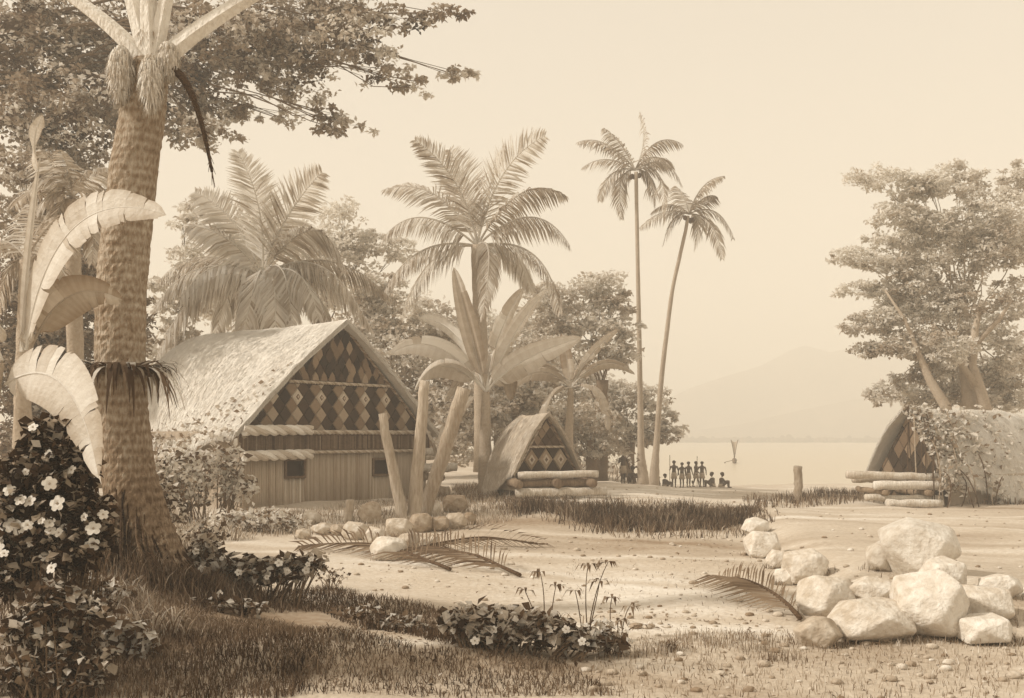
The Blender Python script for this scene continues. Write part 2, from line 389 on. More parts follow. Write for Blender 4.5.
palm('tallest slender coconut palm standing straight by the shore', 60, [(643, 478, 6), (641, 455, 3.6), (640, 380, 2.6), (638, 280, 2.1), (636, 172, 1.8)], (635, 170),
     [((640, 112), (650, 140)), ((682, 144), (655, 128)), ((682, 186), (668, 148)), ((664, 212), (668, 158)), ((578, 142), (606, 132)), ((582, 168), (605, 150)), ((622, 218), (614, 168)), ((604, 128), (622, 140)), ((655, 208), (652, 165)), ((600, 200), (608, 162)), ((672, 168), (655, 145), 2)],
     1.25, .085, tone=.0, n=38, r0=.05, coco=5, mat='paletrunk')
palm('shorter leaning coconut palm whose trunk curves away from its tall neighbour', 61.5, [(654, 480, 5.5), (656, 450, 3.2), (661, 380, 2.5), (672, 290, 2.0), (689, 216, 1.7)], (689, 214),
     [((724, 176), (700, 178)), ((652, 212), (670, 196)), ((663, 245), (672, 208)), ((694, 250), (704, 212)), ((733, 238), (720, 198)), ((676, 186), (686, 196)), ((716, 196), (704, 192)), ((722, 258), (716, 212), 2), ((640, 228), (662, 204), 2)],
     1.2, .085, tone=.0, n=36, r0=.05, coco=5, mat='paletrunk')
# hazy palms crowding behind the big trunk
palm('pale low palm just behind the big foreground trunk, half hidden by banana leaves', 27, [(78, 440, 9), (74, 300, 8), (72, 200, 7)], (72, 196),
     [((30, 185), (50, 165)), ((20, 240), (45, 180)), ((50, 262), (50, 205)), ((92, 262), (98, 200)), ((118, 225), (104, 168)), ((108, 168), (92, 164)), ((60, 150), (72, 170)), ((40, 150), (56, 166)), ((15, 205), (35, 175))],
     .85, .07, tone=.10, n=36, r0=.035)
palm('small hazy palm at the left edge behind the folded banana leaf', 25, [(22, 440, 9), (24, 330, 7), (26, 260, 6)], (26, 258),
     [((-20, 250), (4, 228)), ((70, 250), (50, 222)), ((75, 300), (60, 245)), ((-5, 320), (5, 255)), ((45, 330), (42, 260)), ((30, 205), (28, 230)), ((60, 215), (44, 228))],
     .8, .07, tone=.04, n=34, r0=.035)

# ---- the big palm at the front
D0 = 13.
base = P(150, 572, D0)
bp_ = thing('coconut_palm', 'thick leaning coconut palm trunk in the left foreground with flared grassy foot', 'palm tree', base)
mb = MB(); pl = [(158, 640, 62), (152, 600, 50), (146, 565, 40), (138, 520, 30), (128, 470, 25.5), (122, 410, 24.5), (120, 350, 24), (121, 290, 24), (127, 230, 23.5), (135, 160, 22.5), (145, 100, 21), (152, 62, 17)]
pts, rs = trunk_pts(pl, D0, 150)
for i in range(3, 150): rs[i] *= 1+.014*(1 if (i % 3) == 0 else -.3)
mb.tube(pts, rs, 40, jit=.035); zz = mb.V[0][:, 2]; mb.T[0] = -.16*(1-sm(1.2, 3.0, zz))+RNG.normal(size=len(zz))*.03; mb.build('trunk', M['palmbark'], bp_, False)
rk = MB()
for i in range(230):
    a = random.random()*6.283; zt = random.uniform(485, 560); c = P(np.interp(zt, [470, 520, 565], [128, 138, 146]), zt, D0); r_ = np.interp(zt, [470, 520, 565], [25.5, 30, 40])*D0/F
    o_ = np.array([math.cos(a), math.sin(a), 0]); rr_ = random.uniform(.60, 1.15); e = np.array([P(152, 600, D0)[0], D0, 0])+o_*rr_; e[2] = float(H(e[0], e[1]))-.03
    cv = bez(c+o_*r_*.98, np.array([c[0], D0, e[2]+.35])+o_*(r_*1.35), e, 9); cv[1:-1] += RNG.normal(size=(7, 3))*.012
    rk.tube(cv, np.linspace(.010, .022, 9), 5, tone=random.gauss(-.16, .14), cap=False)
rk.build('root_skirt', M['bark'], bp_)
top = P(152, 62, D0)
for (tp, ct, r, s0) in [((-90, -90), (98, -8), .13, .66), ((70, -330), (118, -30), .12, .6), ((170, -360), (140, -60), .13, .62), ((560, -150), (205, -2), .14, .66), ((240, -330), (176, -60), .11, .6)]:
    dy = random.uniform(-.6, .8); frond(P(152, 74, D0), P(ct[0], ct[1], D0), P(tp[0], tp[1], D0+dy), L=.5, n=20, wid=.05, hang=.3, r0=r*1.05, start=max(s0, .78), tone=.04).build('frond', M['stalk'], bp_)
def bunch(c, rx, rz, n, name, mat, par):
    mb = MB(); mb.ell(c, (rx*.8, rx*.8, rz*.85), u=10, v=8, jit=.2)
    V = []; Q = []; T_ = []
    for i in range(n):
        a = random.random()*6.283; v = random.random(); th = math.pi*(.08+.84*v); q = np.array(c)+np.array([rx*math.sin(th)*math.cos(a), rx*math.sin(th)*math.sin(a), rz*math.cos(th)])
        o_ = np.array([math.cos(a), math.sin(a), 0]); e = q+o_*rx*.35*random.random()-np.array([0, 0, rz*random.uniform(.25, .5)]); w = np.array([-o_[1], o_[0], 0])*.009
        b = len(V); V += [q-w, q+w, e]; Q.append((b, b+1, b+2)); T_ += [random.gauss(0, .1)]*3
    mb.add(V, Q, T_); return mb.build(name, M[mat], par)
bunch(P(121, 72, D0-.25), .17, .34, 800, 'fibre_sheath', 'fibre', bp_)
bunch(P(151, 80, D0-.4), .15, .34, 800, 'fibre_sheath', 'fibre', bp_)
bunch(P(168, 60, D0-.1), .15, .24, 500, 'fibre_sheath', 'fibre', bp_)
bunch(P(152, 40, D0+.1), .2, .3, 500, 'fibre_sheath', 'straw', bp_)
ds = MB(); a = bez(P(174, 70, D0-.1), P(196, 82, D0-.2), P(212, 172, D0-.1), 16); ds.tube(a, np.linspace(.06, .018, 16), 6, tone=-.25)
for i in range(60):
    k = random.randint(3, 15); q = a[k]; ds.tube([q, q+np.array([random.uniform(-.02, .12), random.uniform(-.08, .08), -random.uniform(.05, .2)])], [.009, .003], 3, tone=-.1, cap=False)
ds.build('dead_stalk', M['bark'], bp_)
# nest of stiff leaves round the trunk
nf = thing('nest_fern', 'ring of stiff dark drooping leaves clinging round the big palm trunk', 'fern', P(122, 372, D0))
cm = P(121, 368, D0)
st = MB(); st.tube([cm+np.array([0, 0, -.1]), cm+np.array([0, 0, .05])], [.40, .36], 20, tone=-.1); st.build('root_mat', M['bark'], nf)
fm = MB()
for i in range(190):
    a = random.random()*6.283; o_ = np.array([math.cos(a), math.sin(a), 0]); l = random.uniform(.3, .78); p0 = cm+o_*.30
    b_ = bez(p0, p0+o_*l*.6+np.array([0, 0, random.uniform(.0, .2)]), p0+o_*l*random.uniform(.4, .85)-np.array([0, 0, l*random.uniform(-.15, .95)]), 6); w = np.array([-o_[1], o_[0], 0])
    ww = [.014, .024, .028, .024, .014, .003]; V = []
    for q, z in zip(b_, ww): V += [q-w*z, q+w*z]
    fm.add(V, [(2*k, 2*k+1, 2*k+3, 2*k+2) for k in range(5)], random.choice([-.42, -.35, -.2, .2, .35]))
fm.build('leaf_ring', M['leaf'], nf)

# ------------------------------------------------------------------ banana plants
def banana(label, D, stem, lf, tone=0., r=.14, name='banana_plant', nl=26, cat='banana plant'):
    t = thing(name, label, cat, P(stem[0][0], stem[0][1], D))
    mb = MB(); pts, rs = trunk_pts([(a, b, r*F/D*s) for (a, b), s in zip(stem, np.linspace(1.2, .6, len(stem)))], D, 14); pts.insert(0, pts[0]-np.array([0, 0, .7])); rs.insert(0, rs[0])
    mb.tube(pts, rs, 10, jit=.06); mb.build('stem', M['paletrunk'], t, True)
    c = stem[-1]
    for f in lf:
        tip, ctrl, W = f[0], f[1], f[2]; dy = f[3] if len(f) > 3 else 0; kk = dict(tone=tone+random.gauss(0, .04)); kk.update(f[4] if len(f) > 4 else {})
        st_ = kk.pop('root', c)
        paddle(P(st_[0], st_[1], D), P(ctrl[0], ctrl[1], D+dy*.5), P(tip[0], tip[1], D+dy), W, n=nl, **kk).build('leaf', M['banana'], t)
    return t
banana('broad-leaved banana plant standing between the large and the small house', 36, [(486, 484), (485, 440), (486, 392)],
       [((454, 268), (470, 330), .36, 0, dict(fold=.9, tear=.03, roll=.7, droop=0, tone=-.14)), ((524, 288), (494, 330), .62, .6, dict(roll=.8, tear=.1, droop=.1)), ((546, 290), (512, 330), .40, -.4, dict(fold=.9, roll=.5, tear=.05, droop=.05, tone=.02)),
        ((420, 318), (462, 318), .50, .8, dict(roll=-.7, droop=.2, tear=.12)), ((390, 354), (438, 322), .55, -.8, dict(roll=-.8, droop=.3, tear=.1)), ((414, 392), (438, 338), .55, -1.2, dict(roll=-.5, droop=.7)),
        ((580, 338), (512, 358), .58, -.6, dict(roll=.9, droop=.2, tear=.12)), ((510, 400), (512, 350), .4, 1.2, dict(droop=.6, tone=-.2)), ((560, 372), (520, 345), .42, 1.4, dict(droop=.5, tone=-.2)), ((446, 402), (470, 352), .4, 1.5, dict(droop=.6, tone=-.15))], r=.24)
banana('smaller banana plant with drooping leaves behind the small house', 43, [(568, 470), (569, 430), (571, 388)],
       [((618, 330), (588, 350), .42, .4, dict(roll=.7, tone=-.08)), ((634, 374), (604, 346), .40, -.4, dict(droop=.4, roll=.5)), ((608, 430), (606, 374), .42, -1, dict(droop=.6, tone=-.12)), ((512, 388), (540, 356), .48, -.6, dict(roll=-.6, droop=.5)),
        ((540, 432), (544, 384), .5, -1, dict(roll=-.4, droop=.5)), ((562, 334), (568, 360), .32, .2, dict(roll=.8, tone=-.22)), ((520, 366), (545, 352), .35, 1, dict(tone=-.2)), ((596, 352), (582, 362), .3, 1, dict(tone=-.15))], tone=-.06, r=.2)
banana('young banana plant with one ragged pale leaf just behind the leaning posts', 34.5, [(432, 498), (434, 480), (438, 464)],
       [((474, 396), (446, 420), .40, .3, dict(roll=.8, tear=.35, droop=.1, stalk=.06)), ((418, 420), (430, 430), .3, .8, dict(tone=-.2, roll=-.6)), ((456, 452), (452, 438), .25, .8, dict(tone=-.2))], r=.14)
banana('large banana plant at the left edge with long arching torn leaves', 9.6, [(-30, 640), (-24, 480), (0, 362)],
       [((164, 214), (52, 176), .25, -.5, dict(roll=-1.35, tear=.3, droop=.0, fold=.15, stalk=.02, r0=.018, root=(26, 350))), ((122, 300), (60, 268), .22, .6, dict(roll=-1.2, droop=.1, tone=-.24, tear=.18, r0=.015, root=(30, 352))),
        ((98, 474), (74, 340), .30, -.7, dict(roll=-1.3, droop=.0, tone=.0, tear=.26, fold=.12, stalk=.0, root=(6, 384), r0=.018)), ((40, 158), (26, 270), .09, .1, dict(fold=.5, roll=1.3, tear=.0, droop=0, stalk=.02, root=(22, 352), r0=.025)), ((42, 116), (30, 138), .085, 0, dict(fold=.5, roll=1.3, tear=0, droop=0, root=(38, 172), r0=.012, stalk=0.0)),
        ((-60, 330), (-30, 280), .3, .4, dict(droop=.5)), ((-50, 480), (-60, 330), .3, -.5, dict(droop=.3))], r=.09, nl=34)


# ------------------------------------------------------------------ broadleaf trees and bushes
def tree(label, D, trunk, cl, size, tone=0., dens=1., name='tree', cat='tree', limb=.05, tmat='bark', group=None, sub=.28, per=26, up=.5, tv=.12, r=None, wid=.3):
    """trunk: list of pixel points with radii in pixels; cl: (px, py, rx, ry, dD, tone) clumps"""
    t = thing(name, label, cat, P(trunk[0][0], trunk[0][1], D), group=group)
    mb = MB(); pts, rs = trunk_pts(trunk, D, 14); pts.insert(0, pts[0]-np.array([0, 0, .6])); rs.insert(0, rs[0]*1.15)
    mb.tube(pts, rs, 9, jit=.1)
    lf = MB()
    for c in cl:
        px, py, rx, ry = c[:4]; dd = c[4] if len(c) > 4 else random.uniform(-1.5, 1.5); tn = c[5] if len(c) > 5 else 0; dn = c[6] if len(c) > 6 else 1.
        q = P(px, py, D+dd); R3 = np.array([rx*D/F, (rx+ry)*.5*D/F, ry*D/F])
        nsub = max(8, int(dens*dn*R3[0]*R3[2]*60/(size*12)**1.0))
        sc = clump(lf, q, R3, nsub, per, size, tone+tn, tv, sub, up=up, wid=wid)
        k = min(len(pts)-1, max(4, int(len(pts)*random.uniform(.5, 1))))
        s0 = pts[k]; limb_ = min(rs[k]*.35, limb*1.3); mid = (s0+q)/2+np.array([0, 0, .1*np.linalg.norm(q-s0)])
        cv = bez(s0, mid, q, 11); cv[1:-1] += RNG.normal(size=(9, 3))*np.linalg.norm(q-s0)*.018; mb.tube(cv, np.linspace(limb_*.8, limb*.15, 11), 5)
        for j in range(min(5, len(sc))):
            e = sc[j]; mb.tube(bez(q*.5+mid*.5, q, e, 4), np.linspace(limb*.22, limb*.08, 4), 4, cap=False)
    mb.build('trunk', M[tmat], t, True); lf.build('crown', M['leaf'], t)
    return t
tree('huge dark overhanging tree whose boughs fill the upper left sky', 36, [(-70, 470, 26), (-66, 300, 20), (-60, 120, 15), (-20, 40, 10), (60, 10, 7)],
     [(30, 50, 55, 40, 0, -.08), (95, 40, 55, 42, 1, -.02), (60, 105, 60, 35, -1, -.12), (110, 120, 40, 30, 1, -.02), (70, 150, 50, 24, 2, .05), (200, 50, 50, 36, 0, -.08), (190, 95, 45, 24, 1, -.1), (230, 28, 50, 30, -1, -.02),
      (205, 130, 36, 18, 0, .08), (270, 40, 48, 30, 0, -.04), (300, 62, 45, 20, 1, -.12), (262, 80, 30, 14, 0, .0), (340, 30, 48, 22, -1, .02), (360, 52, 40, 16, 0, .0), (400, 20, 45, 10, 0, -.08), (446, 14, 28, 8, 0, -.12),
      (380, 72, 40, 12, 0, .12, .6), (420, 88, 28, 10, 0, .14, .7), (462, 76, 22, 10, 0, .12, .7), (300, 96, 46, 12, 1, .12, .7), (345, 132, 32, 11, 0, .04, .9), (282, 118, 30, 10, 1, .12, .6), (330, 114, 22, 8, 0, .1, .6), (160, 10, 60, 30, 2, -.05), (40, 150, 40, 30, 1, 0), (60, 180, 50, 26, 2, .08), (20, 110, 40, 40, 1, -.12), (150, 80, 40, 40, 2, -.14), (240, 60, 40, 24, 2, -.12), (180, 120, 40, 26, 2, -.02), (230, 110, 30, 20, 1, .05), (320, 20, 60, 20, 1, -.14), (110, 85, 50, 30, 2, -.16), (30, 5, 50, 25, 0, -.1), (300, 0, 90, 18, 0, -.06), (130, 160, 30, 16, 2, .1)],
     .20, tone=.10, dens=1.3, sub=.26, per=26, limb=.07, tv=.22)
tree('pale leafy tree on the right shore leaning over the small thatched hut', 46, [(985, 440, 14), (972, 400, 10), (965, 350, 7), (962, 300, 5)],
     [(880, 178, 34, 12, 0, .08), (918, 188, 30, 14), (955, 178, 24, 16), (974, 190, 14, 26, 0, -.05), (1000, 215, 26, 28), (900, 215, 34, 14, 0, .05), (945, 225, 34, 18, 0, .02), (985, 255, 30, 24, 0, -.08), (850, 256, 26, 10, 0, .1), (880, 262, 26, 10, 0, .12), (920, 262, 34, 16, 0, -.02), (905, 285, 32, 14, 0, -.08),
      (860, 290, 26, 9, 0, .08), (955, 290, 28, 16, 0, -.12), (930, 310, 34, 14, 0, .2), (890, 320, 36, 14, 0, -.02), (862, 326, 26, 10, 0, -.06), (975, 330, 30, 18, 0, .18), (1010, 300, 20, 26, 0, -.05), (905, 345, 36, 14, -.5, -.16), (870, 348, 22, 10, 0, -.1), (955, 352, 26, 14, -1.5, .2), (1010, 350, 20, 24, 0, .02), (925, 372, 24, 14, 1, -.2), (1000, 385, 26, 22, 1.5, -.1), (900, 385, 20, 12, 1.5, -.05), (950, 395, 30, 12, 2, -.25), (1020, 180, 20, 20), (1025, 240, 20, 30), (880, 395, 18, 12, 1, -.02), (935, 400, 24, 12, 1.5, -.1), (1010, 400, 24, 14, 1, .02), (930, 345, 30, 16, 1, .1), (890, 240, 26, 12, 0, .08), (960, 375, 40, 22, 2, .02), (1005, 370, 24, 20, 2, .06), (915, 395, 22, 12, 2.5, -.06), (980, 240, 34, 24, 1, .04), (925, 235, 30, 20, 1, .06), (895, 300, 30, 16, 1, .04), (930, 185, 24, 12, 0, .04)],
       .20, tone=.38, dens=2.2, sub=.27, per=24, limb=.05, tmat='paletrunk')
def limbtree():
    t = thing('tree', 'pair of forked pale trunks slanting up behind the small thatched hut', 'tree', P(950, 425, 44.5))
    a = MB(); a.tube([P(952, 430, 44.5), P(945, 405, 44.5), P(930, 380, 44.6), P(918, 352, 44.8), P(905, 320, 45), P(885, 290, 45)], [.30, .24, .19, .12, .08, .04], 9, jit=.08)
    a.tube([P(990, 430, 45), P(982, 395, 45), P(972, 365, 45), P(975, 330, 45), P(982, 300, 45)], [.32, .26, .2, .15, .08], 9, jit=.08)
    a.tube([P(976, 385, 45), P(960, 362, 45), P(948, 345, 45)], [.2, .13, .07], 8)
    a.tube([P(975, 345, 45), P(1000, 318, 45), P(1012, 300, 45)], [.14, .1, .05], 8)
    a.build('trunk', M['paletrunk'], t, True)
    l = MB(); clump(l, P(940, 335, 44.3), (1.2, .8, .5), 14, 18, .19, .2); clump(l, P(985, 300, 44.5), (1.2, .8, .7), 16, 18, .19, .12); l.build('crown', M['leaf'], t)
limbtree()
bgs = [
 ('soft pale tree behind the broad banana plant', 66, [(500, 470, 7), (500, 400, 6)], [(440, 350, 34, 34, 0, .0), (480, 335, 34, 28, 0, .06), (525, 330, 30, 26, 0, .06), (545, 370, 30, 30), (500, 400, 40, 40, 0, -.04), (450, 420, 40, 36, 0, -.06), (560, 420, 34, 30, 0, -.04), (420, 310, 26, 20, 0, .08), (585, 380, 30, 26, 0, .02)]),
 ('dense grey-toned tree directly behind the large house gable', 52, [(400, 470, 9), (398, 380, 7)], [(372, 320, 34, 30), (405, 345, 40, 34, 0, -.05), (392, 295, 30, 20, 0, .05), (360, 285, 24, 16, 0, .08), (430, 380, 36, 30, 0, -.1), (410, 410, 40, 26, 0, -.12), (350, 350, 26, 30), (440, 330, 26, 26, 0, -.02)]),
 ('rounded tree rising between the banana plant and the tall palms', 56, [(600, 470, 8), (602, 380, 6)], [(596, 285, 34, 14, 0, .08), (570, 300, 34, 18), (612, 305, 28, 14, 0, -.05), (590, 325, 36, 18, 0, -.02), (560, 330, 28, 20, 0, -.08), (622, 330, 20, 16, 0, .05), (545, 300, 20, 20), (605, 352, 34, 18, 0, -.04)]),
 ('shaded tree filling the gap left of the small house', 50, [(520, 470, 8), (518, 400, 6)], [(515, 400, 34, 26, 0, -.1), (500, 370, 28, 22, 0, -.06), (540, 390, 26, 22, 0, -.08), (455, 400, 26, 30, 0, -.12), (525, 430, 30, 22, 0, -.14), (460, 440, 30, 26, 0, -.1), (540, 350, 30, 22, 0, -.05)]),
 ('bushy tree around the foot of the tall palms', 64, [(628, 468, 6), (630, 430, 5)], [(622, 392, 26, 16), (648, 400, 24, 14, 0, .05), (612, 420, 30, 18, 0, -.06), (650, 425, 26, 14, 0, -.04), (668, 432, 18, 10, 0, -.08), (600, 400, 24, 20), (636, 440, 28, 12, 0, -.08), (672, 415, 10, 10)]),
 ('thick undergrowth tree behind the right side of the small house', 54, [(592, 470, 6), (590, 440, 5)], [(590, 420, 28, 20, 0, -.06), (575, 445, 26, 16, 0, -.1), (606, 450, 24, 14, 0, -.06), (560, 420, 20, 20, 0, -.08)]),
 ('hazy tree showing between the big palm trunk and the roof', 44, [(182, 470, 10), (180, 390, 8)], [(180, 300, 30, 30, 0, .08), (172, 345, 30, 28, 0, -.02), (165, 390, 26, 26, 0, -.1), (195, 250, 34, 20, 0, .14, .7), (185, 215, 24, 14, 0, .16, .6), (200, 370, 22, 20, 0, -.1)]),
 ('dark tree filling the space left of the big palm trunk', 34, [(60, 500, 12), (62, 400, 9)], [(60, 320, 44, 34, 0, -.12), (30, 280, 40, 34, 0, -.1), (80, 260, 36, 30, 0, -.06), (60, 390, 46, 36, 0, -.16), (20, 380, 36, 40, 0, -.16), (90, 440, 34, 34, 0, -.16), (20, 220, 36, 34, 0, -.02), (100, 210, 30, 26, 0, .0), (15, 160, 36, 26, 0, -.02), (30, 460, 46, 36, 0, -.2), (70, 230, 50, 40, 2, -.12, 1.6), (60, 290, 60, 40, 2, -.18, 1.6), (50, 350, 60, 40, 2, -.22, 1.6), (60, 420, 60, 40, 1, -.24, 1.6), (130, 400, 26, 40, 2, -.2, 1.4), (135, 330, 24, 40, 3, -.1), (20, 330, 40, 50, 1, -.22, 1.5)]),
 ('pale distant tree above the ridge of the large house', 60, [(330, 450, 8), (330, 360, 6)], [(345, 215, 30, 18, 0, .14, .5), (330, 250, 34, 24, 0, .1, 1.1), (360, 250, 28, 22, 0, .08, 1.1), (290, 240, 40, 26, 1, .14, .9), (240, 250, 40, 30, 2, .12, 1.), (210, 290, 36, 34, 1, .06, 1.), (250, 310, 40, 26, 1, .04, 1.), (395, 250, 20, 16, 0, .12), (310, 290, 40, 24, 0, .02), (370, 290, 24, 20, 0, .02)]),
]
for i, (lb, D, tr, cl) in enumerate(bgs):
    tree(lb, D, tr, cl, .27 if D > 40 else .20, tone=.30 if D > 40 else .10, dens=1.25, per=26, name='tree', limb=.05, group=None, tv=.11)  # farther trees get a paler leaf tone, haze put into the colour

def bush(label, bpx, cl, size, tone, n, name='shrub', cat='shrub', wid=.36, fl=0, fsize=.07, tv=.2, D=None, stems=14, light=.5, per=None):
    b0 = G(*bpx) if D is None else P(bpx[0], bpx[1], D); D = b0[1]
    t = thing(name, label, cat, b0)
    st = MB(); lf = MB(); allp = []
    for c in cl:
        q = P(c[0], c[1], D+(c[4] if len(c) > 4 else 0)); R3 = np.array([c[2]*D/F, (c[2]+c[3])*.4*D/F, c[3]*D/F])
        m = int(n*c[2]*c[3]/400)+10; pts = q+inball(m, .45)*R3; allp.append(pts)
        tn = np.where(RNG.random(m) < light, tone+.38, tone-.24)
        leaves(lf, pts, size, tn, tvar=tv*.4, up=.55, wid=wid, svar=.45)
        for j in range(stems):
            e = pts[j % m]; o_ = b0+np.array([random.uniform(-.4, .4)*R3[0]+(q[0]-b0[0])*.7, random.uniform(-.2, .2), 0]); o_[2] = float(H(o_[0], o_[1]))-.02
            st.tube(bez(o_, (o_+e)/2+np.array([0, 0, .1]), e, 5), [size*.09, size*.08, size*.07, size*.05, size*.03], 4, cap=False)
    st.build('stems', M['bark'], t); lf.build('foliage', M['leaf'], t)
    A = np.concatenate(allp); cen = A.mean(0)
    if fl:
        cand = A[np.argsort(A[:, 1])][:max(fl*2, int(len(A)*.35))]
        for q in cand[RNG.choice(len(cand), fl, replace=False)]:
            fb = MB(); s = fsize*random.uniform(.5, 1.25); f0 = q+np.array([0, -.11, 0]); ax = nrm(np.array([random.uniform(-.5, .5), -1, random.uniform(.2, .8)])); u = nrm(np.cross(ax, [0, 0, 1])); v = np.cross(u, ax)
            for k in range(5):
                a = k*math.pi/2.5+random.random()*.2; d = u*math.cos(a)+v*math.sin(a); w = np.cross(ax, d)
                fb.add([f0, f0+d*s*.4+w*s*.42+ax*s*.15, f0+d*s*.85+w*s*.30+ax*s*.1, f0+d*s*.95+ax*s*.05, f0+d*s*.85-w*s*.30+ax*s*.1, f0+d*s*.4-w*s*.42+ax*s*.15], [(0, 1, 2, 3, 4, 5)])
            fb.ell(f0+ax*s*.12, (s*.16,)*3, tone=-.3, u=6, v=4)
            fb.build('flower', M['flower'], t)
    return t
bush('dark-leaved bush covered in white flowers at the left edge', (60, 600), [(60, 470, 34, 34), (48, 520, 34, 34), (80, 510, 32, 26), (40, 440, 18, 22), (70, 550, 30, 24, -.1), (20, 500, 26, 50), (10, 560, 30, 40), (100, 540, 12, 10), (86, 468, 12, 12), (60, 428, 12, 9)],   .095, -.28, 330, fl=40, fsize=.066, light=.28, D=9.2)
bush('weedy dark plant in the bottom left corner', (60, 650), [(55, 600, 34, 22), (90, 610, 26, 16), (30, 630, 34, 20), (70, 635, 30, 14), (50, 662, 44, 16), (90, 655, 30, 14), (20, 675, 34, 16), (70, 680, 40, 12)], .09, -.14, 200, name='weed', cat='weed', light=.35, D=8.9)
bush('flowering shrub with broad light leaves at the right foot of the big palm', (250, 598), [(215, 565, 24, 16), (250, 572, 30, 17), (285, 568, 28, 14), (205, 548, 16, 10), (312, 562, 16, 10)], .13, -.18, 260, fl=12, fsize=.06, light=.55)
bush('pale leafy vine climbing the left corner of the large house', (205, 512), [(190, 470, 38, 24), (228, 462, 16, 26), (160, 470, 18, 22), (236, 488, 24, 16), (180, 498, 34, 12)], .19, .02, 200, name='creeper', cat='creeper', light=.7, D=26.5)
bush('low pale clump of fine leaves in front of the reed wall', (265, 532), [(262, 518, 34, 12), (230, 520, 24, 14), (292, 522, 18, 9)], .13, .06, 320, light=.7)
bush('rounded light-leaved shrub in the centre foreground', (500, 650), [(470, 618, 30, 15), (510, 622, 32, 18), (545, 630, 30, 18), (492, 636, 40, 12), (580, 636, 20, 12), (455, 622, 18, 9), (605, 640, 16, 9)], .11, -.14, 280, fl=8, fsize=.05, light=.6)
bush('small tuft of scattered leaves on the sand beside the flowering shrub', (335, 590), [(330, 575, 20, 8)], .07, -.1, 200, light=.4)
bush('leafy scrub beneath the tall palms at the shore end', (606, 474), [(600, 462, 20, 12), (626, 460, 18, 10), (584, 466, 14, 9)], .22, -.02, 160, light=.5, D=60)
bush('leafy undergrowth between the big palm trunk and the house', (170, 540), [(165, 510, 22, 24), (205, 535, 24, 12), (150, 480, 18, 30)], .12, -.12, 260, light=.45, D=19)

bush('broad pale-leaved weed on the bank just right of the bottom left plant', (120, 655), [(120, 632, 24, 16), (140, 642, 20, 12)], .12, .0, 150, name='weed', cat='weed', light=.6, stems=10)
bush('light-leaved weed at the foot of the big palm facing the viewer', (120, 606), [(112, 592, 22, 12), (90, 585, 18, 14)], .10, -.02, 170, name='weed', cat='weed', light=.5, stems=10)
bush('dark broad-leaved weed on the shaded bank below the flowering shrub', (225, 612), [(215, 604, 26, 8), (250, 606, 20, 7)], .10, -.14, 200, name='weed', cat='weed', light=.3, stems=10)
bush('trailing leafy plant creeping along the bank toward the centre shrub', (395, 630), [(360, 612, 26, 6), (400, 622, 26, 7), (425, 630, 18, 7)], .09, -.06, 260, name='weed', cat='weed', light=.42, stems=10)
bush('loose light-leaved plant between the centre shrub and the seedlings', (600, 655), [(600, 632, 22, 16), (622, 642, 14, 10)], .08, .08, 150, light=.7, stems=12)
# slender seedlings with drooping tufts
def seedling(label, b, tips):
    b0 = G(*b); D = b0[1]; t = thing('seedling', label, 'seedling', b0)
    st = MB(); lf = MB()
    for (tx, ty, n) in tips:
        e = P(tx, ty, D+random.uniform(-.1, .1)); st.tube(bez(b0+RNG.normal(size=3)*[.05, .05, 0], (b0+e)/2+np.array([random.uniform(-.08, .08), 0, .1]), e, 8), np.linspace(.008, .004, 8), 4, tone=-.1)
        for i in range(n):
            a = random.random()*6.283; d = np.array([math.cos(a), math.sin(a), random.uniform(-.1, .3)]); l = random.uniform(.10, .20); w = nrm(np.cross(d, [0, 0, 1]))*.018
            m_ = e+d*l*.6; tp = e+d*l*.95-np.array([0, 0, l*.55]); lf.add([e, m_+w, tp, m_-w], [(0, 1, 2, 3)], random.gauss(-.2, .1))
    st.build('stem', M['bark'], t); lf.build('foliage', M['leaf'], t)
seedling('spindly seedling with tall drooping leaf tufts in the centre foreground', (588, 640), [(588, 565, 12), (608, 562, 12), (600, 580, 8), (575, 590, 7)])
seedling('short seedling with small leaf tufts beside the centre foreground shrub', (548, 640), [(540, 572, 10), (525, 590, 8), (556, 586, 8)])
seedling('wispy seedling with bent tips right of the centre foreground shrub', (616, 645), [(612, 598, 8), (630, 606, 7), (620, 620, 7), (640, 625, 6)])
# arching long-bladed clumps
def longgrass(label, b, n, h, w, tone, spread):
    b0 = G(*b); t = MB()
    for i in range(n):
        a = random.random()*6.283; o_ = np.array([math.cos(a), math.sin(a), 0]); p = b0+np.array([random.gauss(0, spread), random.gauss(0, spread*.5), 0]); p[2] = float(H(p[0], p[1]))-.02
        l = h*random.uniform(.6, 1.15); pts = bez(p, p+o_*l*.2+np.array([0, 0, l*.8]), p+o_*l*random.uniform(.4, .8)+np.array([0, 0, l*random.uniform(.3, .85)]), 7)
        wv = np.array([-o_[1], o_[0], 0])*w; V = []
        for q, k in zip(pts, [.7, 1, 1, .9, .7, .4, .05]): V += [q-wv*k, q+wv*k]
        t.add(V, [(2*k, 2*k+1, 2*k+3, 2*k+2) for k in range(6)], tone+random.choice([-.25, 0, .15, .25])+random.gauss(0, .04))
    o = recenter(t.build('grass_clump', M['grass'])); tag(o, label, 'grass clump')
longgrass('tall arching grass clump between the big palm and the house', (190, 552), 90, .95, .012, .18, .22)
longgrass('shorter arching grass clump nearer the reed wall', (228, 540), 60, .6, .012, .2, .3)
longgrass('upright thin grass clump inside the centre foreground shrub', (560, 640), 60, .45, .007, .1, .14)

